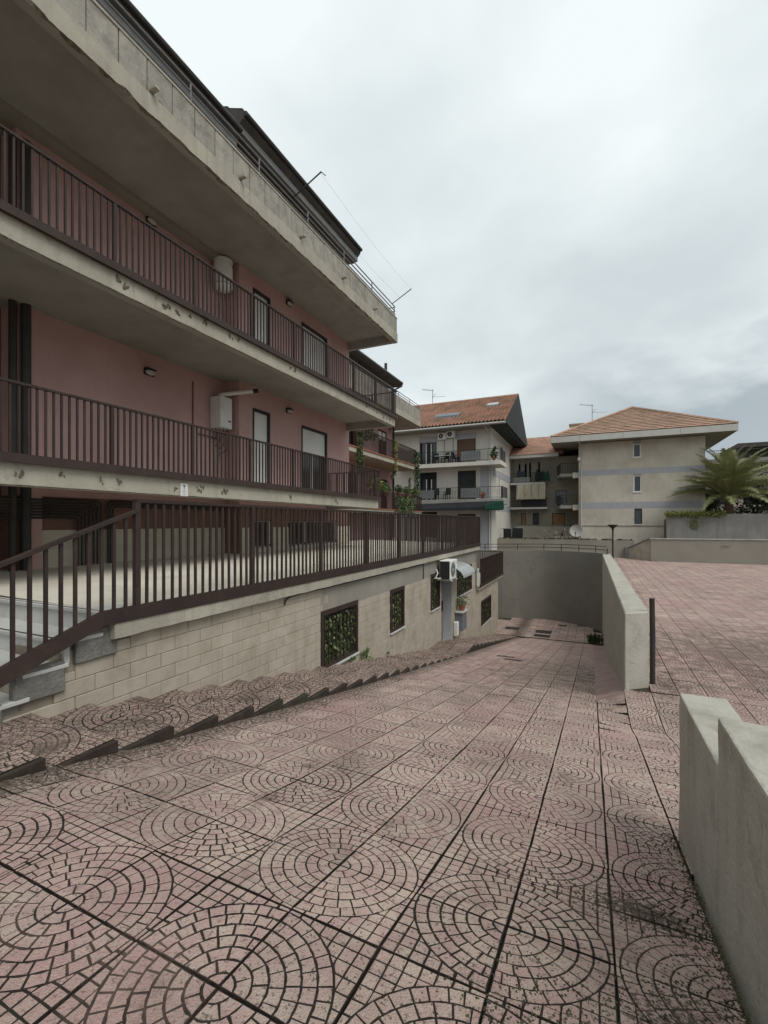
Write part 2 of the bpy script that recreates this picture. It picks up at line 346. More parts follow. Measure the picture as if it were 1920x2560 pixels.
# ------------------------------------------------------------------ mesh helpers
class MB:
    def __init__(s):
        s.v = []; s.f = []; s.mi = []; s.m = 0
    def add(s, vs, fs):
        n = len(s.v)
        s.v += [tuple(p) for p in vs]
        s.f += [tuple(i + n for i in f) for f in fs]
        s.mi += [s.m] * len(fs)
        return s
    def box(s, x0, x1, y0, y1, z0, z1):
        x0, x1 = min(x0, x1), max(x0, x1); y0, y1 = min(y0, y1), max(y0, y1); z0, z1 = min(z0, z1), max(z0, z1)
        return s.add([(x0, y0, z0), (x1, y0, z0), (x1, y1, z0), (x0, y1, z0), (x0, y0, z1), (x1, y0, z1), (x1, y1, z1), (x0, y1, z1)],
                     [(0, 3, 2, 1), (4, 5, 6, 7), (0, 1, 5, 4), (1, 2, 6, 5), (2, 3, 7, 6), (3, 0, 4, 7)])
    def hexa(s, b, t):       # bottom quad (ccw seen from above), top quad
        return s.add(list(b) + list(t), [(0, 3, 2, 1), (4, 5, 6, 7), (0, 1, 5, 4), (1, 2, 6, 5), (2, 3, 7, 6), (3, 0, 4, 7)])
    def prism(s, poly, d):   # polygon of 3D points extruded by vector d
        n = len(poly); d = Vector(d)
        a = [Vector(p) for p in poly]; b = [p + d for p in a]
        return s.add(a + b, [tuple(range(n - 1, -1, -1)), tuple(range(n, 2 * n))] + [(i, (i + 1) % n, n + (i + 1) % n, n + i) for i in range(n)])
    def tube(s, pts, r, n=6, caps=True):
        pts = [Vector(p) for p in pts]
        rs = r if isinstance(r, (list, tuple)) else [r] * len(pts)
        vs, fs = [], []
        up = Vector((0, 0, 1))
        for i, p in enumerate(pts):
            d = (pts[min(i + 1, len(pts) - 1)] - pts[max(i - 1, 0)]).normalized()
            a = up if abs(d.dot(up)) < 0.95 else Vector((1, 0, 0))
            u = d.cross(a).normalized(); w = u.cross(d).normalized()
            for k in range(n):
                t = 2 * math.pi * k / n
                vs.append(p + (u * math.cos(t) + w * math.sin(t)) * rs[i])
        for i in range(len(pts) - 1):
            for k in range(n):
                fs.append((i * n + k, i * n + (k + 1) % n, (i + 1) * n + (k + 1) % n, (i + 1) * n + k))
        if caps:
            fs.append(tuple(range(n - 1, -1, -1)))
            fs.append(tuple((len(pts) - 1) * n + k for k in range(n)))
        return s.add(vs, fs)
    def lathe(s, c, prof, n=14):    # profile [(r,z)...] about a vertical axis at c
        vs, fs = [], []
        for r, z in prof:
            for k in range(n):
                t = 2 * math.pi * k / n
                vs.append((c[0] + r * math.cos(t), c[1] + r * math.sin(t), c[2] + z))
        for i in range(len(prof) - 1):
            for k in range(n):
                fs.append((i * n + k, i * n + (k + 1) % n, (i + 1) * n + (k + 1) % n, (i + 1) * n + k))
        fs.append(tuple(range(n - 1, -1, -1)))
        fs.append(tuple((len(prof) - 1) * n + k for k in range(n)))
        return s.add(vs, fs)
    def quad(s, a, b, c, d):
        return s.add([a, b, c, d], [(0, 1, 2, 3)])
    def mesh(s, name, mats, bevel=0, cut=0, disp=0, smooth=False, seg=1):
        me = bpy.data.meshes.new(name)
        me.from_pydata(s.v, [], s.f)
        for m in (mats if isinstance(mats, (list, tuple)) else [mats]):
            me.materials.append(m)
        me.polygons.foreach_set('material_index', s.mi)
        if bevel or cut:
            bm = bmesh.new(); bm.from_mesh(me)
            if bevel:
                es = [e for e in bm.edges if len(e.link_faces) == 2 and e.calc_face_angle(0) > 0.6]
                bmesh.ops.bevel(bm, geom=es, offset=bevel, segments=seg, affect='EDGES', profile=0.6, clamp_overlap=True)
            if cut:
                for ax in range(3):
                    lo = min(v.co[ax] for v in bm.verts); hi = max(v.co[ax] for v in bm.verts)
                    n = int((hi - lo) / cut)
                    for i in range(1, n + 1):
                        p = Vector((0, 0, 0)); nn = Vector((0, 0, 0)); nn[ax] = 1; p[ax] = lo + (hi - lo) * i / (n + 1)
                        bmesh.ops.bisect_plane(bm, geom=bm.verts[:] + bm.edges[:] + bm.faces[:], plane_co=p, plane_no=nn)
            if disp:
                for v in bm.verts:
                    v.co += noise.noise_vector(v.co * 2.3) * disp + noise.noise_vector(v.co * 9.0) * disp * 0.5
            bm.to_mesh(me); bm.free()
        if smooth:
            me.polygons.foreach_set('use_smooth', [True] * len(me.polygons))
        me.update()
        return me
    def build(s, name, mats, parent=None, **k):
        return link(name, s.mesh(name, mats, **k), parent)

def link(name, me, parent=None, loc=None, rot=None, scale=None):
    o = bpy.data.objects.new(name, me)
    COL.objects.link(o)
    if loc is not None: o.location = loc
    if rot is not None: o.rotation_euler = rot
    if scale is not None: o.scale = scale
    if parent is not None:
        o.parent = parent
        if parent.type == 'EMPTY' or parent.get('_own'):
            o.matrix_parent_inverse = Matrix.Translation(-Vector(parent.location))
    return o
def thing(name, label, cat, loc, group=None):
    o = bpy.data.objects.new(name, None)
    o.empty_display_size = 0.2
    COL.objects.link(o)
    o.location = loc
    return tag(o, label, cat, group)
def tag(o, label, cat, group=None):
    o['label'] = label; o['category'] = cat
    if group: o['group'] = group
    return o
def struct(o, label=None, cat=None):
    o['kind'] = 'structure'
    if label: o['label'] = label
    if cat: o['category'] = cat
    return o
def box(*a): return MB().box(*a)
def tube(*a, **k): return MB().tube(*a, **k)
U = random.uniform

def wall_cells(front, back, a0, a1, z0, z1, holes, axis='X', mb=None):
    """wall slab with rectangular openings; axis X: runs along Y between x=front..back; axis Y: runs along X"""
    mb = mb or MB()
    cs = sorted({a0, a1, *[min(max(h[k], a0), a1) for h in holes for k in (0, 1)]})
    for c0, c1 in zip(cs, cs[1:]):
        hs = sorted([(max(h[2], z0), min(h[3], z1)) for h in holes if h[0] <= c0 + 1e-6 and h[1] >= c1 - 1e-6])
        z = z0
        for h0, h1 in hs + [(z1, z1)]:
            if h0 > z + 1e-5:
                if axis == 'X': mb.box(back, front, c0, c1, z, h0)
                else: mb.box(c0, c1, front, back, z, h0)
            z = max(z, h1)
    return mb

def leaf_cloud(mb, n, fn, size, fold=0.3, aspect=0.5, hang=0.0):
    for _ in range(n):
        p, nrm = fn()
        p = Vector(p)
        d = Vector((U(-1, 1), U(-1, 1), U(-1, 1) - hang)).normalized()
        w = d.cross(Vector((U(-1, 1), U(-1, 1), U(-1, 1)))).normalized()
        if nrm is not None:
            nv = Vector(nrm)
            d = (d - nv * d.dot(nv) * 0.7).normalized(); w = nv.cross(d).normalized()
        k = d.cross(w)
        s = size * U(0.6, 1.35)
        a = s * aspect * 0.5
        mb.add([p, p + d * s * 0.45 + w * a + k * a * fold, p + d * s, p + d * s * 0.45 - w * a + k * a * fold], [(0, 1, 2), (0, 2, 3)])

# ------------------------------------------------------------------ ground heights
PROF = [(-8, 0.0), (0.75, 0.0), (1.13, -0.035), (1.52, -0.085), (1.90, -0.17), (2.66, -0.345), (3.43, -0.50), (4.15, -0.655),
        (6.5, -1.115), (9.0, -1.585), (12.0, -2.145), (18.0, -3.235), (23.1, -4.17), (23.4, -4.20), (40, -4.24)]
TZ = -1.25
def zr(y):
    for (a, za), (b, zb) in zip(PROF, PROF[1:]):
        if y <= b:
            return za + (zb - za) * (y - a) / (b - a)
    return PROF[-1][1]
def sm(t):
    t = max(0.0, min(1.0, t)); return t * t * (3 - 2 * t)
def zedge(y):
    if y < 6.2: return zr(y)
    if y < 8.5: return zr(y) + (TZ - 0.02 - zr(y)) * sm((y - 6.2) / 0.9)
    return zr(y) + (TZ - 0.02 - zr(8.5)) * (1 - sm((y - 8.5) / 6.0))
def zfloor(x, y):
    if x <= 0.08: return zr(y) - 0.03 * sm((-2.6 - x) / 0.6) * sm((y - 0.8) / 0.6)
    if x <= 0.48: return zr(y) + (zedge(y) - zr(y)) * (x - 0.08) / 0.4
    if y < 8.5:
        return zedge(y) + (TZ - zedge(y)) * sm((x - 0.88) / 0.8)
    return TZ

# ------------------------------------------------------------------ ground sheet
g = MB(); g.quad((-400, -200, -4.6), (400, -200, -4.6), (400, 600, -4.6), (-400, 600, -4.6))
struct(g.build('ground', M_SOIL))

# ------------------------------------------------------------------ stamped paving tile
T = 0.4
def make_tile(seed, jw, mm=M_COB):
    rnd = random.Random(seed)
    mb = MB()
    h = T / 2 - 0.004
    mb.m = 1
    mb.add([(-h, -h, -0.03), (h, -h, -0.03), (h, h, -0.03), (-h, h, -0.03), (-h, -h, -0.0019), (h, -h, -0.0019), (h, h, -0.0019), (-h, h, -0.0019)],
           [(4, 5, 6, 7), (0, 1, 5, 4), (1, 2, 6, 5), (2, 3, 7, 6), (3, 0, 4, 7)])
    mb.m = 0
    def cobble(poly):
        n = len(poly)
        c = Vector((sum(p[0] for p in poly) / n, sum(p[1] for p in poly) / n))
        area = abs(sum(poly[i][0] * poly[(i + 1) % n][1] - poly[(i + 1) % n][0] * poly[i][1] for i in range(n))) / 2
        if area < 0.00018: return
        rr = [rnd.uniform(-0.0008, 0.0022) for _ in poly]
        def inset(d):
            out = []
            for p in poly:
                v = Vector(p) - c
                L = v.length
                out.append(c + v * max(0.2, (L - d * 1.35 - rr[len(out)]) / L))
            return out
        z = rnd.uniform(-0.0008, 0.0008)
        tx, ty = rnd.uniform(-0.02, 0.02), rnd.uniform(-0.02, 0.02)
        a = inset(jw * 0.5); b = inset(jw * 0.5 + 0.0016)
        vs = [(p.x, p.y, -0.0022) for p in a] + [(p.x, p.y, z + tx * (p.x - c.x) + ty * (p.y - c.y)) for p in b]
        # orientation
        ar = sum(a[i].x * a[(i + 1) % n].y - a[(i + 1) % n].x * a[i].y for i in range(n))
        if ar < 0:
            vs = vs[:n][::-1] + vs[n:][::-1]
        mb.add(vs, [tuple(range(n, 2 * n))] + [(i, (i + 1) % n, n + (i + 1) % n, n + i) for i in range(n)])
    o = -T / 2
    RW = 0.0545
    lo = 0.004
    for k in range(7):
        r0, r1 = k * RW, (k + 1) * RW
        rm = (r0 + r1) / 2
        n = max(1, round(rm * math.pi / 2 / 0.062))
        offs = 0.0
        angs = [0.0] + [(i + (rnd.uniform(-0.14, 0.14) if 0 < i < n else 0)) / n * math.pi / 2 for i in range(1, n)] + [math.pi / 2]
        if k % 2 and n > 2:
            angs = [0.0] + [(i - 0.5) / n * math.pi / 2 for i in range(1, n + 1)] + [math.pi / 2]
        for a0, a1 in zip(angs, angs[1:]):
            seg = 3
            outer = [(o + r1 * math.cos(a0 + (a1 - a0) * i / seg), o + r1 * math.sin(a0 + (a1 - a0) * i / seg)) for i in range(seg + 1)]
            inner = [(o + max(r0, 0.001) * math.cos(a1 + (a0 - a1) * i / seg), o + max(r0, 0.001) * math.sin(a1 + (a0 - a1) * i / seg)) for i in range(seg + 1)]
            if k == 0: inner = [(o, o)]
            poly = [(max(p[0], o + lo), max(p[1], o + lo)) for p in outer + inner]
            cobble(poly)
    # spandrel beyond the circle: square setts cut by the arc
    n = 7
    cs = T / n
    RO = 7 * RW + 0.002
    for i in range(n):
        for j in range(n):
            if (i + j) < 5: continue
            poly = [(i * cs, j * cs), ((i + 1) * cs, j * cs), ((i + 1) * cs, (j + 1) * cs), (i * cs, (j + 1) * cs)]
            poly = [(min(p[0], T - lo), min(p[1], T - lo)) for p in poly]
            if all(math.hypot(*p) < RO for p in poly): continue
            if any(math.hypot(*p) < RO for p in poly):
                cc = Vector(((i + 0.5) * cs, (j + 0.5) * cs)).normalized()
                out = []
                for q in range(4):
                    a, b = Vector(poly[q]), Vector(poly[(q + 1) % 4])
                    da, db = a.dot(cc) - RO, b.dot(cc) - RO
                    if da >= 0: out.append(tuple(a))
                    if (da >= 0) != (db >= 0):
                        out.append(tuple(a + (b - a) * (da / (da - db))))
                poly = out
                if len(poly) < 3: continue
            cobble([(p[0] + o, p[1] + o) for p in poly])
    return mb.mesh('paving_tile', [mm, M_JOINT])
TILES = [make_tile(11, 0.0060), make_tile(12, 0.0042), make_tile(13, 0.0075), make_tile(14, 0.0052)]
TILES_D = [make_tile(21, 0.0062, M_COBD), make_tile(22, 0.0048, M_COBD)]

def tile_matrix(i, j, c00, c10, c11, c01, jit=True):
    c00, c10, c11, c01 = map(Vector, (c00, c10, c11, c01))
    c = (c00 + c10 + c11 + c01) / 4
    ex = ((c10 + c11) - (c00 + c01)).normalized()
    ey = ((c01 + c11) - (c00 + c10)).normalized()
    n = ex.cross(ey).normalized()
    ey = n.cross(ex)
    k = {(0, 0): 0, (1, 0): 1, (1, 1): 2, (0, 1): 3}[(i % 2, j % 2)]
    M = Matrix((ex, ey, n)).transposed() @ Matrix.Rotation(k * math.pi / 2, 3, 'Z')
    if jit:
        M = M @ Euler((U(-0.004, 0.004), U(-0.004, 0.004), U(-0.007, 0.007))).to_matrix()
        c = c + n * U(-0.0012, 0.0012) + ex * U(-0.0016, 0.0016) + ey * U(-0.0016, 0.0016)
    return c, M.to_euler()

def gn_tiles(name, items, parent, src):
    """the remaining tiles of a surface: one object, tiles instanced on points"""
    me = bpy.data.meshes.new(name)
    me.from_pydata([tuple(c) for c, r, s in items], [], [])
    at = me.attributes.new('rot', 'FLOAT_VECTOR', 'POINT')
    at.data.foreach_set('vector', [q for c, r, s in items for q in (r.x, r.y, r.z)])
    at = me.attributes.new('scl', 'FLOAT_VECTOR', 'POINT')
    at.data.foreach_set('vector', [q for c, r, s in items for q in s])
    o = link(name, me, parent)
    ng = bpy.data.node_groups.new(name, 'GeometryNodeTree')
    ng.interface.new_socket('Geometry', in_out='INPUT', socket_type='NodeSocketGeometry')
    ng.interface.new_socket('Geometry', in_out='OUTPUT', socket_type='NodeSocketGeometry')
    N, L = ng.nodes, ng.links
    gi, go = N.new('NodeGroupInput'), N.new('NodeGroupOutput')
    ip = N.new('GeometryNodeInstanceOnPoints')
    oi = N.new('GeometryNodeObjectInfo')
    oi.inputs['Object'].default_value = src
    na = N.new('GeometryNodeInputNamedAttribute'); na.data_type = 'FLOAT_VECTOR'; na.inputs['Name'].default_value = 'rot'
    nb = N.new('GeometryNodeInputNamedAttribute'); nb.data_type = 'FLOAT_VECTOR'; nb.inputs['Name'].default_value = 'scl'
    er = N.new('FunctionNodeEulerToRotation')
    L.new(gi.outputs[0], ip.inputs['Points'])
    L.new(oi.outputs['Geometry'], ip.inputs['Instance'])
    L.new(na.outputs[0], er.inputs[0])
    L.new(er.outputs[0], ip.inputs['Rotation'])
    L.new(nb.outputs[0], ip.inputs['Scale'])
    L.new(ip.outputs[0], go.inputs[0])
    md = o.modifiers.new('tiles', 'NODES')
    md.node_group = ng
    o['kind'] = 'stuff'
    return o

X0 = -1.92                        # joint i = 0
def xi(i): return X0 + T * i
# rows down the ramp, spaced along the slope
ROWS = {0: 1.13}
y = 1.13
for j in range(0, 66):
    s = (zr(y + 0.2) - zr(y)) / 0.2
    y += T / math.sqrt(1 + s * s)
    ROWS[j + 1] = y
y = 1.13
for j in range(0, -14, -1):
    y -= T
    ROWS[j - 1] = y

# bedding sheets under the tiles
def sheet(name, x0, x1, y0, y1, fn, nx, ny, m, dz=-0.022):
    mb = MB()
    vs = [(x0 + (x1 - x0) * a / nx, y0 + (y1 - y0) * b / ny) for b in range(ny + 1) for a in range(nx + 1)]
    mb.add([(p[0], p[1], fn(*p) + dz) for p in vs], [(b * (nx + 1) + a, b * (nx + 1) + a + 1, (b + 1) * (nx + 1) + a + 1, (b + 1) * (nx + 1) + a) for b in range(ny) for a in range(nx)])
    return struct(mb.build(name, m))
ramp = sheet('ramp', -4.7, 0.48, -4.4, 23.3, zfloor, 30, 160, M_BED)
terrace = sheet('terrace', 0.53, 18.0, -4.4, 41.0, lambda x, y: TZ if (x > 1.7 or y > 8.45 or y < 3.2) else zfloor(x, y) - 0.02, 60, 120, M_BED)
yard = sheet('yard', -12.0, 0.9, 23.3, 30.0, lambda x, y: zr(y), 10, 10, M_BED, -0.024)

CAMP = Vector((0, 0, 1.5))
FW = Vector((-math.sin(YAW), math.cos(YAW), 0)); RT = Vector((math.cos(YAW), math.sin(YAW), 0))
def in_view(p, marg=1.1):
    d = Vector(p) - CAMP
    a = d.dot(FW)
    return a > 0.3 and abs(d.dot(RT)) / a < 0.85 * marg and -1.15 * marg < d.z / a < 1.1
def place_tiles(cells, parent, limit, stuff_name):
    """cells: (i, j, four corners); the nearest in view become parts, the rest one object"""
    near, rest = [], []
    for c in cells:
        ctr = sum((Vector(q) for q in c[2:6]), Vector()) / 4
        (near if in_view(ctr) else rest).append((((ctr - CAMP).length), c))
    near.sort(key=lambda q: q[0])
    rest += near[limit:]
    first = None
    for d, c in near[:limit]:
        loc, rot = tile_matrix(*c[:6])
        sx = (Vector(c[3]) - Vector(c[2])).length / T; sy = (Vector(c[5]) - Vector(c[2])).length / T
        dirty = False
        o = link('paving_tile', random.choice(TILES_D if dirty else TILES), parent, loc, rot)
        if abs(sx - 1) > 0.02 or abs(sy - 1) > 0.03:
            o.scale = (sx, sy, 1) if (c[0] + c[1]) % 2 == 0 else (sy, sx, 1)
        first = first or o
    if rest:
        items = []
        for d, c in rest:
            loc, rot = tile_matrix(*c[:6], jit=False)
            items.append((loc, rot, (1, 1, 1)))
        gn_tiles(stuff_name, items, parent, first)
    return first

cells = []
for j in range(-12, 66):
    ya, yb = ROWS[j], ROWS[j + 1]
    if yb > 23.45: continue
    for i in range(-7, 6):
        xa, xb = xi(i), xi(i + 1)
        if i < -4 and ya > 0.3: continue
        if i == 5 and ya > 7.9: continue
        cells.append((i, j, (xa, ya, zfloor(xa, ya)), (xb, ya, zfloor(xb, ya)), (xb, yb, zfloor(xb, yb)), (xa, yb, zfloor(xa, yb))))
place_tiles(cells, ramp, 300, 'paving_tiles')
# smooth cement fillet along the foot of the ramp wall
f = MB()
ys = [8.1 + 0.3 * k for k in range(51)]
f.add([(x, yy, zfloor(min(x, 0.48), yy) + 0.002 + 0.006 * noise.noise(Vector((x * 5, yy * 3, 0)))) for yy in ys for x in (0.07, 0.2, 0.34, 0.52)],
      [(r * 4 + c, r * 4 + c + 1, r * 4 + c + 5, r * 4 + c + 4) for r in range(len(ys) - 1) for c in range(3)])
M_CEM = mat('red_cement', (0.37, 0.255, 0.23), (0.30, 0.21, 0.185), 2.0, 0.85, 0.4, 40, dirt=(0.14, 0.11, 0.09), dirt_at=0.56, dscale=5, dirt_amt=0.7)
f.build('cement_fillet', M_CEM, ramp)

cells = []
for j in range(-14, 100):
    ya = 1.29 + T * j; yb = ya + T
    if yb > 40.6: break
    for i in range(6, 46):
        xa, xb = xi(i), xi(i + 1)
        if i == 6 and not (2.8 < ya and yb < 8.75): continue
        if xb > 17.9: continue
        if i < 10 and ya < (2.8 if i == 6 else 3.25): continue
        if i < 10 and ya < 8.3:
            fz = zfloor
        else:
            fz = lambda a, b: TZ
        cells.append((i, j, (xa, ya, fz(xa, ya)), (xb, ya, fz(xb, ya)), (xb, yb, fz(xb, yb)), (xa, yb, fz(xa, yb))))
place_tiles(cells, terrace, 300, 'paving_tiles')
cells = []
for j in range(0, 16):
    ya = 23.42 + T * j; yb = ya + T
    for i in range(-12, 6):
        xa, xb = xi(i), xi(i + 1)
        if yb > 27.2 and (xb > -0.6 or xa < -4.6): continue
        if yb > 26.2 and xb > 0.3: continue
        cells.append((i, j, (xa, ya, -4.2), (xb, ya, -4.2), (xb, yb, -4.2), (xa, yb, -4.2)))
place_tiles(cells, yard, 120, 'paving_tiles')

# ------------------------------------------------------------------ side stairs along the garage wall
SX0, SX1 = -4.56, -3.37
stairs = thing('stairs', 'shallow stairs with stamped pink treads running down beside the cream block wall', 'stairs', (-3.9, 1.8, -0.1))
STEP_T, STEP_R = 0.521, 0.1045
treads = []
for n in range(-3, 22):
    y1 = 1.83 + n * STEP_T; z1 = -0.092 - n * STEP_R
    if z1 > 0.001: z1 = 0.004 - 0.001 * n
    treads.append((y1 - STEP_T, y1, z1))
yL, zL = treads[-1][1], treads[-1][2] - STEP_R
treads.append((yL, yL + 1.55, zL))
y0 = yL + 1.55; z = zL
nst = 16
run = (23.3 - y0) / nst; rise = (z + 4.19) / nst
for k in range(nst):
    z -= rise
    treads.append((y0 + k * run, y0 + (k + 1) * run, z + 0.0))
for n, (ya, yb, z) in enumerate(treads):
    st = MB().hexa([(SX0, ya, z - 0.5), (SX1, ya, z - 0.5), (SX1, yb, z - 0.5), (SX0, yb, z - 0.5)],
                   [(SX0, ya + 0.002, z - 0.012), (SX1, ya + 0.002, z - 0.012), (SX1, yb, z - 0.012), (SX0, yb, z - 0.012)])
    so = st.build('tread', M_TREAD, stairs, cut=0.35, disp=0.004)
    mid = (SX0 + SX1) / 2
    nt = 2 if (yb - ya) < 1 else 3
    for q in range(2):
        xa, xb = (SX0 + 0.01, mid) if q == 0 else (mid, SX1 - 0.035)
        for r in range(1 if nt == 2 else 3):
            yr0 = ya + (yb - ya) * r / (1 if nt == 2 else 3); yr1 = ya + (yb - ya) * (r + 1) / (1 if nt == 2 else 3)
            loc, rot = tile_matrix(q + 1, n + r, (xa, yr0, z), (xb, yr0, z), (xb, yr1, z), (xa, yr1, z))
            sx, sy = (xb - xa) / T, (yr1 - yr0 - 0.004) / T
            o = link('paving_tile', random.choice(TILES_D), so, loc, rot)
            o.scale = (sx, sy, 1) if ((q + 1) % 2 == (n + r) % 2) else (sy, sx, 1)

# ------------------------------------------------------------------ near parapet wall (right), ramp wall, retaining walls
t = thing('parapet_wall', 'near grey rendered parapet wall with stepped top at the right edge', 'wall', (0.62, 1.5, 0.0))
MB().box(0.50, 0.745, 2.44, 3.36, -1.6, 0.43).build('wall_segment', M_WALLC, t, bevel=0.011, cut=0.05, disp=0.006, smooth=False, seg=2)
MB().box(0.505, 0.90, -4.0, 2.438, -1.6, 0.635).build('wall_segment', M_WALLC, t, bevel=0.012, cut=0.06, disp=0.006, smooth=False, seg=2)
t = thing('ramp_wall', 'long grey rendered wall between the sloping ramp and the pink terrace', 'wall', (0.69, 8.6, -1.3))
rw = MB()
rw.hexa([(0.50, 8.45, -4.5), (0.875, 8.75, -4.5), (0.88, 25.6, -4.5), (0.50, 25.6, -4.5)], [(0.50, 8.45, 0.0), (0.875, 8.75, 0.0), (0.88, 25.6, -0.12), (0.50, 25.6, -0.12)])
rw.build('wall_body', M_WALLC, t, bevel=0.018, cut=0.35, disp=0.008)
p = tube([(0.945, 8.92, TZ), (0.94, 8.86, -0.4), (0.925, 8.82, 0.22)], 0.042, 10).build('downpipe', M_DARKP)
tag(p, 'black plastic pipe standing at the near end of the ramp wall', 'pipe')

# curved retaining wall at the end of the yard
cpts = [(0.70, 25.4), (0.55, 26.1), (0.1, 26.75), (-0.55, 27.25), (-1.3, 27.75), (-2.0, 28.05), (-2.8, 28.12), (-4.0, 27.85), (-5.3, 27.45), (-8.0, 26.9), (-12, 26.2)]
def smooth_pts(p, n=4):
    out = []
    for i in range(len(p) - 1):
        a = Vector(p[max(i - 1, 0)]); b = Vector(p[i]); c = Vector(p[i + 1]); d = Vector(p[min(i + 2, len(p) - 1)])
        for k in range(n):
            s = k / n
            out.append(0.5 * ((2 * b) + (c - a) * s + (2 * a - 5 * b + 4 * c - d) * s * s + (3 * b - a - 3 * c + d) * s ** 3))
    out.append(Vector(p[-1]))
    return out
cp = smooth_pts(cpts)
cw = MB()
off = []
for i, p in enumerate(cp):
    d = (cp[min(i + 1, len(cp) - 1)] - cp[max(i - 1, 0)]).normalized()
    off.append(p + Vector((d.y, -d.x)) * -0.28 if False else p + Vector((d.y, -d.x)) * 0.28)
def wtop(p): return -0.12 - 0.02 * max(0, -p.x) * 0.5
vs, fs = [], []
for p, q in zip(cp, off):
    zt = wtop(p)
    vs += [(p.x, p.y, -4.5), (p.x, p.y, zt), (q.x, q.y, zt), (q.x, q.y, -4.5)]
for i in range(len(cp) - 1):
    for k in range(3):
        fs.append((i * 4 + k, i * 4 + k + 1, i * 4 + k + 5, i * 4 + k + 4))
cw.add(vs, fs)
cwo = cw.build('retaining_wall', M_RETAIN)
tag(cwo, 'tall curved grey retaining wall closing the sunken yard below the houses', 'wall')
# railing on top of it
t = thing('guard_railing', 'low thin two-bar metal railing on top of the curved retaining wall', 'railing', (0.6, 25.6, -0.1))
path = [(p * 0.5 + q * 0.5) for p, q in zip(cp, off)][3:]
for dz in (0.18, 0.36):
    MB().tube([(p.x, p.y, wtop(p) + dz) for p in path], 0.02, 5).build('rail', M_BROWN, t)
for k in range(0, len(path), 5):
    p = path[k]
    tube([(p.x, p.y, wtop(p) - 0.02), (p.x, p.y, wtop(p) + 0.38)], 0.022, 5).build('post', M_BROWN, t)
MB().tube([(0.66, 25.0, -0.16), (0.66, 25.0, 0.2), (path[0].x, path[0].y, wtop(path[0]) + 0.36)], 0.025, 6).build('handrail_end', M_GREYM, t)
# backfill behind the curved wall, up to the far wall
bf = MB(); bf.box(-30, 0.45, 28.6, 60, -4.5, -0.95)
struct(bf.build('back_ground', M_SOIL))
tg = MB(); tg.box(0.45, 60, 41.0, 80, -4.5, -1.3)
struct(tg.build('terrace_back_ground', M_SOIL))

w_ = MB().box(-7.35, 3.0, 39.6, 39.9, -1.6, 0.16)
wo = w_.build('boundary_wall', M_TAN, bevel=0.02, cut=0.8, disp=0.012)
tag(wo, 'long low brownish rendered wall at the foot of the beige houses', 'wall')
# cap stones with moss on the far wall
mo = MB()
for k in range(160):
    xx = U(-7.3, 2.9); s = U(0.02, 0.06)
    mo.box(xx, xx + s * 2, 39.58, 39.62 + s, 0.14, 0.16 + s)
m_ = mo.build('wall_moss', M_MOSS); m_['kind'] = 'stuff'; m_['label'] = 'dark moss tufts along the top of the low brownish wall'; m_['category'] = 'moss'

t = thing('ramp_parapet', 'wide tan parapet wall with a sloping left end at the far side of the terrace', 'wall', (8, 37.2, TZ))
MB().hexa([(3.8, 37.1, -1.6), (30, 36.7, -1.6), (30, 37.05, -1.6), (3.8, 37.45, -1.6)], [(3.8, 37.1, 0.30), (30, 36.7, 0.42), (30, 37.05, 0.42), (3.8, 37.45, 0.30)]).build('wall_body', M_TAN, t, bevel=0.015)
MB().hexa([(3.74, 37.05, 0.303), (30, 36.65, 0.425), (30, 37.1, 0.425), (3.74, 37.5, 0.303)], [(3.74, 37.05, 0.36), (30, 36.65, 0.48), (30, 37.1, 0.48), (3.74, 37.5, 0.36)]).build('coping', M_WALLC, t)
MB().prism([(3.795, 37.42, -1.55), (2.5, 39.3, -1.55), (2.5, 39.3, -0.55), (3.795, 37.42, 0.29)], (0.25, 0.17, 0)).build('sloping_wall', M_BLOCK, t)
MB().prism([(3.78, 37.38, 0.30), (2.48, 39.28, -0.54), (2.48, 39.28, -0.44), (3.78, 37.38, 0.40)], (0.32, 0.22, 0)).build('sloping_cap', M_GREYM, t)
MB().box(2.35, 2.62, 39.2, 39.6, -1.5, -0.38).build('end_pier', M_GREYM, t)
MB().hexa([(3.85, 37.04, -1.26), (30, 36.64, -1.26), (30, 36.7, -1.26), (3.85, 37.1, -1.26)], [(3.85, 37.04, -1.1), (30, 36.64, -1.08), (30, 36.7, -1.08), (3.85, 37.1, -1.1)]).build('plinth', M_GREYP, t)
st = MB()
for k in range(30):
    xx, zz = 8.2 + U(-0.22, 0.22), -0.05 + U(-0.05, 0.08)
    st.quad((xx, 37.022 - (xx - 3.8) * 0.0153, zz), (xx + 0.08, 37.02 - (xx - 3.8) * 0.0153, zz), (xx + 0.08, 37.02 - (xx - 3.8) * 0.0153, zz + 0.06), (xx, 37.022 - (xx - 3.8) * 0.0153, zz + 0.06))
st.build('stain_patch', M_OLIVE, t)

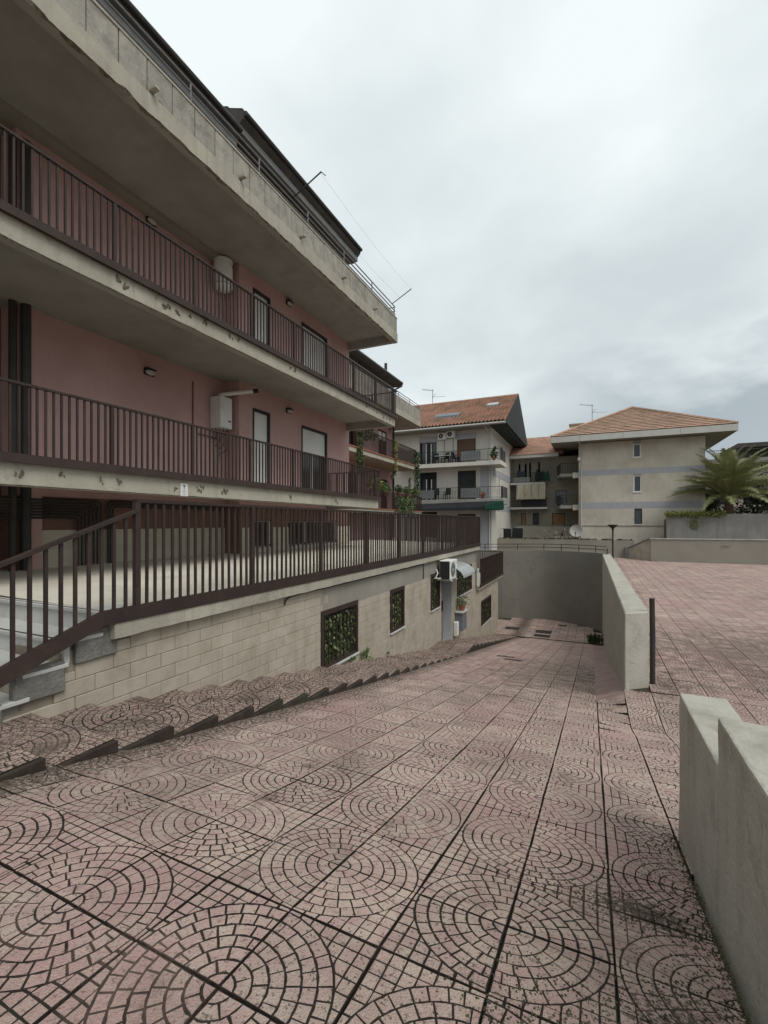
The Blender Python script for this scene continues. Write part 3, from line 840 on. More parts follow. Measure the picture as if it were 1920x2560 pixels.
# ------------------------------------------------------------------ drains
def grate(x0, x1, y0, y1, fz, label, ramp_=False):
    t = thing('drain_grate', label, 'drain', ((x0 + x1) / 2, (y0 + y1) / 2, fz((y0 + y1) / 2)), 'iron drain grates')
    def q(x, y, dz): return (x, y, fz(y) + dz)
    MB().hexa([q(x0, y0, -0.01), q(x1, y0, -0.01), q(x1, y1, -0.01), q(x0, y1, -0.01)], [q(x0, y0, 0.004), q(x1, y0, 0.004), q(x1, y1, 0.004), q(x0, y1, 0.004)]).build('frame', M_IRON, t)
    mb = MB(); n = max(4, int((x1 - x0) / 0.07))
    for k in range(n):
        xa = x0 + 0.02 + (x1 - x0 - 0.04) * k / n
        mb.hexa([q(xa, y0 + .03, 0.005), q(xa + 0.03, y0 + .03, 0.005), q(xa + 0.03, y1 - .03, 0.005), q(xa, y1 - .03, 0.005)], [q(xa, y0 + .03, 0.011), q(xa + 0.03, y0 + .03, 0.011), q(xa + 0.03, y1 - .03, 0.011), q(xa, y1 - .03, 0.011)])
    mb.build('bars', M_IRON, t)
fy = lambda y: -4.2
grate(-2.66, -1.88, 24.5, 25.2, fy, 'larger far one of the paired iron drain grates in the yard')
grate(-2.66, -1.88, 23.7, 24.25, fy, 'near one of the paired iron drain grates at the ramp foot')
grate(-4.25, -3.55, 24.7, 25.3, fy, 'iron drain grate in the yard close to the house corner')
grate(-1.7, -1.25, 26.65, 26.95, fy, 'small iron drain grate beside the curved retaining wall')
grate(-2.52, -2.02, 13.3, 13.55, zr, 'upper narrow iron drain slot on the ramp opposite the door')
grate(-2.22, -1.72, 12.68, 12.95, zr, 'lower narrow iron drain slot on the ramp opposite the door')

# ------------------------------------------------------------------ garage block with the raised deck
GX = -4.55
garage = thing('garage_block', 'low cream block-faced building below the brown railing with leafy barred windows', 'building', (GX, 3.0, 0.0))
WIN = [(7.10, 8.53, -1.25, -0.15), (10.26, 11.16, -1.25, -0.18), (13.36, 14.26, -1.25, -0.12), (16.40, 18.6, -1.27, -0.22), (20.42, 22.6, -3.2, -2.07)]
DOOR = (14.55, 15.70, -2.85, -0.30)
holes = WIN + [DOOR]
back = -5.3
mb = wall_cells(GX - 0.02, back, 3.0, 19.4, -4.5, 0.30, holes)
wall_cells(GX - 0.02, back, 19.4, 24.55, -4.5, -1.42, [WIN[4]], mb=mb)
mb.box(back, GX - 0.02, 2.60, 3.0, -1.5, 0.26)
mb.box(back, GX - 0.02, 2.28, 2.60, -1.5, 0.06)
mb.box(back, GX - 0.02, 1.95, 2.28, -1.5, -0.16)
mb.build('wall', M_MORTAR, garage)
# body behind (keeps light out)
MB().box(-9.0, -6.0, 3.0, 19.4, -4.5, 0.40).box(-5.98, back - 0.25, 3.0, 14.0, -4.5, 0.2).box(-9.0, -5.7, 19.45, 24.5, -4.5, -1.45).build('body', M_GREYP, garage)

# block facing, one by one
BH, BW = 0.163, 0.385
blocks = []
row = 0
z = 0.30 - 26 * BH
rows_z = [0.30 - (k + 1) * BH for k in range(29)]
for r, z0 in enumerate(rows_z):
    yy = 1.0 - (BW / 2 if r % 2 else 0)
    while yy < 24.5:
        a, b, za, zb = yy, yy + BW, z0, z0 + BH
        yy += BW
        if b < 1.96: continue
        top = 0.30 if a >= 2.99 else (0.26 if a >= 2.6 else (0.06 if a >= 2.28 else -0.16))
        if a > 19.3: top = -1.45
        if zb > top + 0.02 and not (a < 3 and z0 < top - 0.06): continue
        zb = min(zb, top)
        b = min(b, 24.52); a = max(a, 1.96)
        if zb < zfloor(-3.5, min(a, 23)) - 0.15: continue
        if a >= 7.08 and a < 19.0 and za > -0.20: continue      # grey rendered lintel band
        clipped = [(a, b, za, zb)]
        for h in holes:
            nxt = []
            for (p, q, s, t_) in clipped:
                if q <= h[0] or p >= h[1] or t_ <= h[2] or s >= h[3]:
                    nxt.append((p, q, s, t_)); continue
                if p < h[0]: nxt.append((p, h[0], s, t_))
                if q > h[1]: nxt.append((h[1], q, s, t_))
                pm, qm = max(p, h[0]), min(q, h[1])
                if s < h[2]: nxt.append((pm, qm, s, h[2]))
                if t_ > h[3]: nxt.append((pm, qm, h[3], t_))
            clipped = nxt
        for c in clipped:
            if c[1] - c[0] > 0.03 and c[3] - c[2] > 0.025:
                blocks.append(c)
blocks.sort(key=lambda c: (Vector((GX, c[0], c[2])) - CAMP).length)
bmesh_cache = {}
def block_mesh(w, h):
    key = (round(w, 3), round(h, 3))
    if key not in bmesh_cache:
        j = 0.0025; e = 0.006
        a, b = w / 2 - j, h / 2 - j
        bmesh_cache[key] = MB().add([(-0.02, -a, -b), (-0.02, a, -b), (-0.02, a, b), (-0.02, -a, b), (0, -a, -b), (0, a, -b), (0, a, b), (0, -a, b),
                                     (0.005, -a + e, -b + e), (0.005, a - e, -b + e), (0.005, a - e, b - e), (0.005, -a + e, b - e)],
                                    [(0, 1, 5, 4), (1, 2, 6, 5), (2, 3, 7, 6), (3, 0, 4, 7), (4, 5, 9, 8), (5, 6, 10, 9), (6, 7, 11, 10), (7, 4, 8, 11), (8, 9, 10, 11)]).mesh('block', M_BLOCK)
    return bmesh_cache[key]
rest = MB()
for n, c in enumerate(blocks):
    w, h = c[1] - c[0], c[3] - c[2]
    dx = U(-0.002, 0.002)
    if n < 300:
        link('block', block_mesh(w, h), garage, (GX + dx, (c[0] + c[1]) / 2, (c[2] + c[3]) / 2), (0, 0, U(-0.004, 0.004)))
    else:
        j = 0.0022
        rest.box(GX - 0.02, GX + 0.003 + dx, c[0] + j, c[1] - j, c[2] + j, c[3] - j)
ro = rest.build('blocks', M_BLOCK, garage); ro['kind'] = 'stuff'
# grey rendered band over the windows
bd = wall_cells(GX + 0.004, GX - 0.018, 7.09, 19.35, -0.195, 0.298, holes)
bd.build('rendered_band', M_GREYP, garage)
# edge slab under the railing, deck
DZ = 0.60
DX = -4.45
mb = MB()
ys = [3.05 + 0.09 * k for k in range(185)]
vs, fs = [], []
for yy in ys:
    n = noise.noise(Vector((yy * 5, 0, 1))) * 0.006; n2 = noise.noise(Vector((yy * 3, 4, 1))) * 0.010
    vs += [(-5.2, yy, 0.47), (DX + 0.02 + n, yy, 0.47), (DX + 0.02 + n, yy, 0.31 + n2), (DX - 0.02, yy, 0.30 + n2), (-5.2, yy, 0.301)]
for i in range(len(ys) - 1):
    for k in range(4):
        fs.append((i * 5 + k, i * 5 + k + 1, i * 5 + k + 6, i * 5 + k + 5))
fs += [(0, 1, 2, 3, 4), tuple((len(ys) - 1) * 5 + k for k in (4, 3, 2, 1, 0))]
mb.add(vs, fs).build('edge_slab', M_CONC, garage)
# deck floor laid with cream tiles, rising slightly towards the facade
def dz_(x): return DZ + (DX - x) * 0.016
mb = MB(); mb.hexa([(-9.2, 3.06, 0.41), (DX - 0.04, 3.06, 0.475), (DX - 0.04, 19.62, 0.475), (-9.2, 19.62, 0.41)], [(-9.2, 3.06, dz_(-9.2) - .008), (DX - 0.04, 3.06, DZ - .008), (DX - 0.04, 19.62, DZ - .008), (-9.2, 19.62, dz_(-9.2) - .008)])
mb.build('deck_base', M_MORTAR, garage)
TW = 0.575
tm = {}
ntile = 0
deck_rest = MB()
yy = 3.0
cellsd = []
while yy < 19.5:
    xx = DX - 0.04
    while xx > -9.1:
        cellsd.append((xx, yy)); xx -= TW
    yy += TW
dm = MB().box(-TW + 0.0015, -0.0015, 0.0015, TW - 0.0015, -0.008, 0.0).mesh('deck_tile', M_DECK)
for k, (xx, yy) in enumerate(cellsd):
    if yy + TW > 19.62: continue
    link('deck_tile', dm, garage, (xx, yy, dz_(xx) + 0.001), (0, math.atan(0.016), 0))
# marble stairs up to the deck
SB = [(2.95, 0.60), (2.62, 0.385), (2.29, 0.17), (1.96, -0.04)]
for (y1, zt), (yn, zn) in zip(SB, SB[1:] + [(1.63, -0.25)]):
    if zt == 0.60:
        MB().box(-8.6, DX - 0.035, y1 - 0.03, y1 + 0.32, zt - 0.035, zt + 0.006).build('marble_tread', M_MARBLE, garage, bevel=0.006)
    else:
        MB().box(-8.6, GX + 0.05, y1 - 0.03, y1 + 0.36, zt - 0.04, zt).build('marble_tread', M_MARBLE, garage, bevel=0.006)
    MB().box(-8.55, GX + 0.02, y1, y1 + 0.05, zn - 0.01, zt - 0.036).build('marble_riser', M_MARBLE, garage)
    s_ = tube([(-8.5, y1 - 0.0, zt + 0.004), (GX + 0.04, y1 - 0.0, zt + 0.006)], 0.005, 4).build('grip_strip', M_BLACK, garage)
    MB().box(-8.5, GX - 0.03, y1 + 0.06, y1 + 0.36, -1.0, zt - 0.045).build('stair_core', M_GREYP, garage)
# grey mortar pads on the stringer
for (ya, yb, za, zb) in ((2.72, 3.14, 0.13, 0.44), (2.20, 2.62, -0.09, 0.20), (1.70, 2.12, -0.36, -0.03)):
    MB().box(GX - 0.05, GX + 0.045, ya, yb, za, zb).build('mortar_pad', M_PAD, garage, bevel=0.012, cut=0.08, disp=0.008)
# deck railing
rl = MB()
XR = DX
rail = MB().box(XR - 0.03, XR + 0.035, 2.93, 19.75, 0.465, 0.61).build('railing', M_BROWN, garage)
MB().box(XR - 0.028, XR + 0.028, 3.29, 19.75, 1.715, 1.75).build('top_rail', M_BROWN, rail)
MB().hexa([(XR - 0.03, 1.0, -0.26), (XR + 0.035, 1.0, -0.26), (XR + 0.035, 2.93, 0.466), (XR - 0.03, 2.93, 0.466)], [(XR - 0.03, 1.0, -0.10), (XR + 0.035, 1.0, -0.10), (XR + 0.035, 2.93, 0.609), (XR - 0.03, 2.93, 0.609)]).build('stair_beam', M_BROWN, rail)
sl = (1.65 - 1.165) / (3.33 - 2.07)
MB().hexa([(XR - 0.035, 0.9, 1.65 - sl * 2.43 - 0.035), (XR + 0.035, 0.9, 1.65 - sl * 2.43 - 0.035), (XR + 0.035, 3.33, 1.615), (XR - 0.035, 3.33, 1.615)], [(XR - 0.035, 0.9, 1.65 - sl * 2.43), (XR + 0.035, 0.9, 1.65 - sl * 2.43), (XR + 0.035, 3.33, 1.65), (XR - 0.035, 3.33, 1.65)]).build('stair_handrail', M_BROWN, rail)
posts = [3.31 + 1.82 * k for k in range(10)]
pm = MB().box(-0.027, 0.027, -0.03, 0.03, 0.605, 1.72).mesh('post', M_BROWN)
bm_ = MB().box(-0.012, 0.012, -0.014, 0.014, 0.605, 1.718).mesh('baluster', M_BROWN)
for yy in posts:
    if yy < 19.7: link('post', pm, rail, (XR, yy, 0))
for a in posts:
    for k in range(1, 16):
        yy = a + 1.82 * k / 16
        if yy < 19.72: link('baluster', bm_, rail, (XR, yy + U(-.004, .004), 0), (U(-.004, .004), U(-.003, .003), U(-.06, .06)))
# sloping part
for k in range(1, 17):
    yy = 3.31 - 0.1275 * k
    zb = 0.60 if yy > 2.93 else 0.60 - (2.93 - yy) * 0.374
    zt = 1.62 - sl * (3.33 - yy)
    MB().box(XR - 0.012, XR + 0.012, yy - 0.015, yy + 0.015, zb, zt).build('baluster', M_BROWN, rail)
# return at the far end of the deck
MB().box(-9.0, XR, 19.70, 19.75, 1.711, 1.748).build('top_rail', M_BROWN, rail)
MB().box(-9.0, XR - 0.031, 19.69, 19.75, 0.47, 0.605).build('bottom_rail', M_BROWN, rail)
for k in range(1, 40):
    link('baluster', bm_, rail, (XR - 0.115 * k, 19.72, 0))
# lower terrace at the end of the block with its own railing
MB().box(-9.0, -4.40, 19.45, 24.95, -1.44, -1.28).build('lower_terrace_slab', M_CONC, garage, bevel=0.01, cut=0.4, disp=0.008)
MB().box(-9.0, -4.5, 19.36, 19.44, -1.27, 0.30).build('end_wall', M_GREYP, garage)
r2 = MB().box(-4.37, -4.33, 19.40, 24.95, -1.29, -1.17).build('railing', M_BROWN, garage)
MB().box(-4.375, -4.325, 19.38, 24.97, -0.10, -0.065).build('top_rail', M_BROWN, r2)
MB().box(-8.9, -4.33, 24.91, 24.95, -0.101, -0.066).build('top_rail', M_BROWN, r2)
MB().box(-8.9, -4.37, 24.91, 24.95, -1.28, -1.17).build('bottom_rail', M_BROWN, r2)
b2m = MB().box(-0.011, 0.011, -0.013, 0.013, -1.17, -0.095).mesh('baluster', M_BROWN)
for k in range(48): link('baluster', b2m, r2, (-4.35, 19.45 + 0.115 * k, 0))
for k in range(1, 36): link('baluster', b2m, r2, (-4.35 - 0.125 * k, 24.93, 0))
for xa_ in (-4.485, -4.43): MB().box(xa_, xa_ + 0.034, 19.31, 19.35, -1.22, -0.47).build('white_strip', M_WHITE, garage)

# barred windows overgrown with leaves
for n, (a, b, za, zb) in enumerate(WIN):
    wn_ = MB()
    wn_.box(GX - 0.02, GX + 0.03, a, a + 0.07, za, zb).box(GX - 0.02, GX + 0.03, b - 0.07, b, za, zb).box(GX - 0.02, GX + 0.029, a + 0.07, b - 0.07, zb - 0.09, zb).box(GX - 0.02, GX + 0.029, a + 0.07, b - 0.07, za, za + 0.05)
    wo = wn_.build('window', M_BROWN, garage)
    wo['label'] = ['barred window with dense climbing leaves, nearest the camera', 'narrow barred leafy window', 'barred leafy window beside the door', 'wide leafy window behind the arched canopy', 'lowest leafy window near the wall end'][n]
    MB().box(GX - 0.25, GX - 0.22, a, b, za, zb).build('pane', M_GLASS, wo)
    bars = MB(); nb = max(6, int((b - a) / 0.14))
    for k in range(1, nb):
        yy = a + (b - a) * k / nb
        MB().box(GX - 0.012, GX + 0.008, yy - 0.009, yy + 0.009, za + 0.05, zb - 0.09).build('bar', M_BROWN, wo)
    MB().box(GX - 0.05, GX + 0.055, a - 0.02, b + 0.02, za - 0.045, za - 0.003).build('sill', M_MARBLE, wo, bevel=0.005)
    for mm, cnt, sz in ((M_LEAFD, 420, 0.085), (M_LEAF, 190, 0.085), (M_LEAFP, 95, 0.085)):
        lf = MB()
        sc = (b - a) * (zb - za) / 1.57
        def fn():
            return (GX - U(0.02, 0.14) + (0.02 if mm is M_LEAFP else 0), U(a + 0.08, b - 0.08), U(za + 0.05, zb - 0.12)), (1, 0, 0.2)
        leaf_cloud(lf, int(cnt * sc) + 30, fn, sz, aspect=0.55, hang=0.6)
        lo = lf.build('ivy', mm, wo); lo['kind'] = 'stuff'

# door recess
dr = MB().box(back + 0.05, GX - 0.019, DOOR[0] - 0.001, DOOR[0] + 0.02, DOOR[2], DOOR[3]).build('door', M_BLUEW, garage)
MB().box(GX - 0.55, GX - 0.50, DOOR[0] + 0.02, DOOR[1] - 0.02, DOOR[2], DOOR[3]).build('door_leaf', M_GREYP, dr)
MB().box(back + 0.05, GX + 0.012, DOOR[1] - 0.03, DOOR[1] + 0.004, DOOR[2], DOOR[3]).build('door_jamb', M_BLUEW, dr)
MB().box(GX - 0.49, GX + 0.10, DOOR[0] - 0.02, DOOR[1] + 0.02, DOOR[2] + 0.06, DOOR[2] + 0.13).build('threshold', M_MARBLE, dr)
MB().box(GX + 0.0, GX + 0.03, DOOR[0] - 0.05, DOOR[0] - 0.005, DOOR[2], DOOR[3]).build('door_frame', M_GREYM, dr)
MB().box(GX + 0.03, GX + 0.06, DOOR[0] - 0.10, DOOR[0] - 0.06, -1.45, -1.1).build('handle', M_BLACK, dr)

# things on the garage wall
t = thing('air_conditioner', 'white outdoor air conditioner on a bracket above the garage door', 'air conditioner', (-4.3, 14.1, -0.36))
MB().box(-4.44, -4.08, 13.93, 14.75, -0.34, 0.28).build('casing', M_WHITE, t, bevel=0.015)
MB().box(-4.42, -4.10, 13.922, 13.93, -0.32, 0.25).build('side_grille', M_BLACK, t)
fan = MB()
for k in range(24):
    a0, a1 = 2 * math.pi * k / 24, 2 * math.pi * (k + 1) / 24
    for r0, r1 in ((0.05, 0.22), (0.235, 0.25)):
        fan.quad(*[(-4.076, 14.25 + r * math.cos(q), -0.03 + r * math.sin(q)) for r, q in ((r0, a0), (r1, a0), (r1, a1), (r0, a1))])
fan.build('fan_grille', M_GREYM, t)
MB().tube([(-4.55, 13.75, -0.28), (-4.40, 13.75, -0.28), (-4.40, 13.95, -0.30)], 0.025, 6).build('hose', M_WHITE, t)
for yy in (14.05, 14.62):
    MB().box(-4.55, -4.05, yy, yy + 0.04, -0.385, -0.345).build('bracket', M_WHITE, t)
MB().tube([(-4.52, 13.86, 0.0), (-4.45, 13.80, -0.12), (-4.50, 13.75, -0.25)], 0.02, 6).build('hose', M_WHITE, t)
# small lettering plate on the casing
MB().box(-4.079, -4.074, 14.58, 14.68, 0.17, 0.195).build('badge', M_GREYM, t)

t = thing('door_canopy', 'arched translucent canopy over the garage door', 'canopy', (-4.3, 16.0, -0.1))
sh = MB(); vs = []
N_ = 12
for k in range(N_ + 1):
    a = k / N_
    xx = -4.55 + 0.72 * math.sin(a * math.pi / 2)
    zz = 0.06 - 0.40 * (1 - math.cos(a * math.pi / 2))
    vs += [(xx, 14.6, zz), (xx, 16.25, zz), (xx, 14.6, zz + 0.012), (xx, 16.25, zz + 0.012)]
fs = []
for k in range(N_):
    b = k * 4
    fs += [(b, b + 1, b + 5, b + 4), (b + 2, b + 6, b + 7, b + 3), (b, b + 4, b + 6, b + 2), (b + 1, b + 3, b + 7, b + 5)]
sh.add(vs, fs).build('sheet', M_POLY, t, smooth=False)
for yy in (14.6, 16.25):
    tube([(-4.55 + 0.72 * math.sin(k / 8 * math.pi / 2), yy, 0.045 - 0.40 * (1 - math.cos(k / 8 * math.pi / 2))) for k in range(9)], 0.014, 5).build('rib', M_BLACK, t)
    tube([(-4.55, yy, -0.35), (-4.2, yy, -0.22), (-3.95, yy, -0.24)], 0.011, 5).build('scroll_bracket', M_BLACK, t)

c_ = MB().tube([(GX + 0.03, 5.98, 0.16), (GX + 0.035, 6.0, 0.23), (GX + 0.04, 6.1, 0.275), (GX + 0.04, 6.35, 0.285), (GX + 0.04, 12.55, 0.27), (GX + 0.04, 12.64, 0.25), (GX + 0.03, 12.64, -0.17)], 0.014, 6).build('conduit', M_DARKP)
tag(c_, 'thin brown conduit running under the edge of the deck', 'pipe')
b_ = MB().box(-4.53, -4.38, 15.86, 16.08, -2.60, -2.10).build('meter_box', M_WHITE, bevel=0.015)
tag(b_, 'small white meter box low on the wall right of the garage door', 'meter box')
t = thing('wall_cabinet', 'grey metal cabinet on the wall under the potted plant', 'cabinet', (-4.4, 16.4, -2.45))
MB().box(-4.53, -4.27, 16.12, 16.72, -2.46, -1.80).build('body', M_CAB, t)
MB().box(-4.54, -4.22, 16.05, 16.8, -1.80, -1.76).build('lid', M_MARBLE, t)
t = thing('potted_plant', 'terracotta pot with a small leafy plant on the grey wall cabinet', 'potted plant', (-4.36, 16.4, -1.76))
MB().lathe((-4.36, 16.4, -1.76), [(0.09, 0), (0.13, 0.17), (0.145, 0.17), (0.145, 0.21), (0.12, 0.205)], 14).build('pot', M_TERRA, t)
lf = MB()
leaf_cloud(lf, 130, lambda: ((-4.36 + random.gauss(0, .11), 16.4 + random.gauss(0, .15), -1.55 + abs(random.gauss(0, .2))), None), 0.10)
for k in range(7): lf.tube([(-4.36, 16.4, -1.58), (-4.36 + U(-.15, .15), 16.4 + U(-.18, .18), -1.25 + U(-.1, .12))], 0.006, 4)
lf.build('plant', M_LEAF, t)
# weeds at the wall foot
for k, (yy, s, lab) in enumerate(((8.75, 0.16, 'green weed tuft at the wall foot right of the large leafy window'), (8.2, 0.09, 'tiny weed sprouting under the sill of the large leafy window'), (10.0, 0.06, 'tiny dry weed at the wall foot between two leafy windows'))):
    lf = MB(); zz = zfloor(-3.5, yy) + 0.1
    leaf_cloud(lf, 40, lambda: ((-4.48 + U(-s, s) * .3, yy + U(-s, s) * .6, zz + U(0, s) * .8), None), s * 0.9, aspect=0.3, hang=-0.6)
    tag(lf.build('weed', M_LEAF), lab, 'weed')
lf = MB(); leaf_cloud(lf, 260, lambda: ((0.15 + U(-.25, .25), 23.3 + U(-.35, .35), -4.2 + U(0, .32)), None), 0.22, aspect=0.25, hang=-0.7)
tag(lf.build('weed', M_LEAFD), 'dusty grey-green bush at the foot of the ramp wall', 'bush')
# ------------------------------------------------------------------ pink apartment building
XW, XL, XB = -8.5, -9.0, -6.5
YE = 15.27
apt = thing('apartment_building', 'pink plastered apartment block with long concrete balconies and brown railings', 'building', (-8.5, 3, 0.6))
DO = [(9.83, 10.57, 5.42, 8.0), (12.13, 13.68, 5.42, 7.98), (9.82, 10.56, 2.32, 4.67), (12.13, 13.68, 2.32, 4.64)]
mb = wall_cells(XW, -9.6, 9.30, YE, 1.97, 8.43, DO)
mb.build('wall', M_PINK, apt)
BW2 = [(9.88, 10.62, 0.78, 1.57), (11.42, 14.40, 0.76, 1.56)]
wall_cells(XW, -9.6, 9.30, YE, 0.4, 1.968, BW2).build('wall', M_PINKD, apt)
MB().box(-9.6, XL, 4.42, 9.298, 1.97, 8.43).build('wall', M_PINK, apt)
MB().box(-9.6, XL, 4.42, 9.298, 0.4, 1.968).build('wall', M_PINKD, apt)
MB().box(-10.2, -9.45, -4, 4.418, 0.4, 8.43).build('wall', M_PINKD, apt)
MB().box(-14, -9.62, 4.42, YE, 0.4, 8.3).build('core', M_PINK, apt)
# wainscot
for (x, a, b) in ((XL, 4.75, 9.29), (XW, 9.31, YE - 0.005)):
    n = int((b - a) / 0.62)
    for k in range(n):
        ya, yb = a + (b - a) * k / n, a + (b - a) * (k + 1) / n
        for (za, zb) in ((0.55, 1.02), (1.02, 1.36)):
            pieces = [(ya + .002, yb - .002, za + .002, zb - .002)]
            if x == XW:
                for h in BW2:
                    nx = []
                    for (p, q, s, t_) in pieces:
                        if q <= h[0] or p >= h[1] or t_ <= h[2] or s >= h[3]: nx.append((p, q, s, t_)); continue
                        if p < h[0]: nx.append((p, h[0], s, t_))
                        if q > h[1]: nx.append((h[1], q, s, t_))
                        pm, qm = max(p, h[0]), min(q, h[1])
                        if s < h[2]: nx.append((pm, qm, s, h[2]))
                        if t_ > h[3]: nx.append((pm, qm, h[3], t_))
                    pieces = nx
            for (p, q, s, t_) in pieces:
                if q - p > 0.02 and t_ - s > 0.02:
                    MB().box(x, x + 0.018, p, q, s, t_).build('wainscot_tile', M_WAINS, apt)
MB().box(XW - 0.6, XW + 0.02, YE, YE + 0.018, 0.55, 1.36).build('wainscot_tile', M_WAINS, apt)
for (a, b, za, zb) in BW2:
    f = MB(); f.box(XW - 0.10, XW - 0.05, a, b, zb - 0.05, zb).box(XW - 0.10, XW - 0.05, a, b, za, za + 0.05)
    nd = 1 if b - a < 1 else 3
    for k in range(nd + 1):
        yy = a + (b - a) * k / nd
        f.box(XW - 0.10, XW - 0.05, max(a, yy - 0.03), min(b, yy + 0.03), za + .05, zb - .05)
    wo = f.build('window', M_WHITE, apt)
    MB().box(XW - 0.14, XW - 0.12, a, b, za, zb).build('pane', M_GLASS, wo)
    br = MB(); n = int((b - a) / 0.12)
    for k in range(1, n): br.box(XW - 0.015, XW + 0.0, a + (b - a) * k / n - 0.008, a + (b - a) * k / n + 0.008, za, zb)
    br.box(XW - 0.02, XW + 0.004, a, b, zb - 0.03, zb).box(XW - 0.02, XW + 0.004, a, b, za + 0.05, za + 0.08)
    br.build('grille', M_BROWN, wo)
    MB().box(XW - 0.1, XW + 0.06, a - 0.04, b + 0.04, za - 0.04, za - 0.001).build('sill', M_MARBLE, wo)

def slab(name, ztop, zbot, y0, y1, xb, jag, seed, soffit):
    mb = MB(); vs, fs, ml = [], [], []
    n = int((y1 - y0) / 0.06)
    for i in range(n + 1):
        yy = y0 + (y1 - y0) * i / n
        q = Vector((yy * 3.1, seed, 0)); q2 = Vector((yy * 13.0, seed, 3))
        j1 = max(0, noise.noise(q) + 0.15) * jag + abs(noise.noise(q2)) * jag * 0.5
        j2 = max(0, noise.noise(q * 1.7) + 0.1) * jag * 1.6 + abs(noise.noise(q2 * 1.3)) * jag * 0.6
        vs += [(-9.7, yy, ztop), (xb, yy, ztop), (xb + noise.noise(q2) * 0.003, yy, (ztop + zbot) / 2), (xb - 0.002, yy, zbot + 0.012 + j1), (xb - 0.012 - j2, yy, zbot + noise.noise(q2) * 0.004), (xb - 0.16, yy, zbot), (xb - 0.19, yy, ztop - 0.06), (-9.7, yy, ztop - 0.06)]
    K = 8
    for i in range(n):
        for k in range(K - 1):
            fs.append((i * K + k, i * K + k + 1, (i + 1) * K + k + 1, (i + 1) * K + k))
            ml.append(2 if k == 3 else (1 if k >= 4 else 0))
    fs += [tuple(range(K)), tuple(n * K + k for k in range(K - 1, -1, -1))]; ml += [0, 0]
    mb.v = vs; mb.f = fs; mb.mi = ml
    so = mb.build(name, [M_CONC, soffit, M_SPALL], apt)
    MB().box(-8.6 if y1 > 15 else -8.49, xb - 0.165, y1 - 0.16, y1 - 0.004, zbot + 0.004, ztop - 0.05).build('end_beam', M_SOFFIT, so)
    return so
s1 = slab('balcony_slab', 2.27, 1.96, -4, 13.80, XB - 0.05, 0.006, 1.0, M_SOFFIT)
s2 = slab('balcony_slab', 5.33, 5.0, -4, 15.22, XB - 0.05, 0.014, 5.0, M_SOFFIT)
s3 = slab('terrace_slab', 8.45, 8.11, -4, 15.35, XB, 0.055, 9.0, M_SOFFIT)
# spalled patches where the posts are fixed
def spall(sl, yy, zz, x, sy, sz, deep=True):
    mb = MB(); n = 11
    ring = []
    for k in range(n):
        a = 2 * math.pi * k / n
        r = U(0.35, 1.25)
        ring.append((x, yy + math.cos(a) * sy * r, zz + math.sin(a) * sz * r))
    inner = [(x + U(0.004, 0.014), yy + (p[1] - yy) * 0.55 + U(-.01, .01), zz + (p[2] - zz) * 0.55 + U(-.01, .01)) for p in ring]
    mb.add(ring + inner + [(x + 0.002, yy, zz)], [(i, (i + 1) % n, n + (i + 1) % n, n + i) for i in range(n)] + [(n + i, n + (i + 1) % n, 2 * n) for i in range(n)])
    mb.build('spalled_patch', M_SPALL, sl)
    if deep:
        for _ in range(2): spall(sl, yy + U(-.07, .07), zz + U(-.05, .05), x, sy * U(.3, .7), sz * U(.3, .9), False)
for yy, zz in ((3.28, 2.11), (3.74, 2.14), (4.29, 2.12), (4.57, 2.13), (5.62, 2.09), (6.11, 2.09), (6.22, 2.14), (6.70, 2.09), (6.80, 2.1), (8.9, 2.1), (11.0, 2.12), (11.1, 2.06)):
    spall(s1, yy, zz, XB - 0.046, U(0.025, 0.05), U(0.03, 0.06))
for yy, zz in ((4.56, 5.21), (4.67, 5.13), (5.38, 5.14), (5.45, 5.19), (5.66, 5.14), (5.93, 5.2), (6.29, 5.22), (6.9, 5.2), (7.13, 5.21), (8.9, 5.2), (9.1, 5.2), (12.9, 5.2), (13.7, 5.2), (14.2, 5.15), (14.5, 5.15), (14.75, 5.18), (15.0, 5.13)):
    spall(s2, yy, zz, XB - 0.046, U(0.02, 0.045), U(0.03, 0.07))
# parapet panels
k = -15
while True:
    ya = 4.07 + 0.4835 * k; yb = ya + 0.4835
    if ya > 15.3: break
    MB().box(XB - 0.10, XB - 0.022 + U(-0.004, 0.004), ya + 0.008, min(yb - 0.008, 15.34), 8.452, 8.99).build('parapet_panel', M_PANEL, apt, bevel=0.006)
    k += 1
MB().box(XB - 0.095, XB - 0.05, -4, 15.33, 8.452, 8.97).build('parapet_core', M_SPALL, apt)
MB().box(XB - 0.13, XB - 0.005, -4, 15.35, 8.99, 9.035).build('coping', M_CONC, apt, bevel=0.006)
MB().box(-9.0, XB - 0.102, 15.25, 15.34, 8.452, 8.99).build('parapet_return', M_PANEL, apt)
for yy in (5.11, 7.16, 9.26, 11.31, 13.39, 3.05):
    MB().box(XB - 0.03, XB + 0.13, yy - 0.045, yy + 0.045, 8.50, 8.56).build('water_spout', M_CONC, apt, bevel=0.01)
# metal rails on the parapet
for zz in (9.14, 9.27, 9.42):
    tube([(XB - 0.07, -3, zz), (XB - 0.07, 15.28, zz), (-8.6, 15.28, zz)], 0.019, 6).build('parapet_rail', M_GREYM, apt)
for yy in [15.2 - 1.85 * k for k in range(9)]:
    tube([(XB - 0.07, yy, 9.03), (XB - 0.07, yy, 9.43)], 0.017, 6).build('rail_post', M_GREYM, apt)
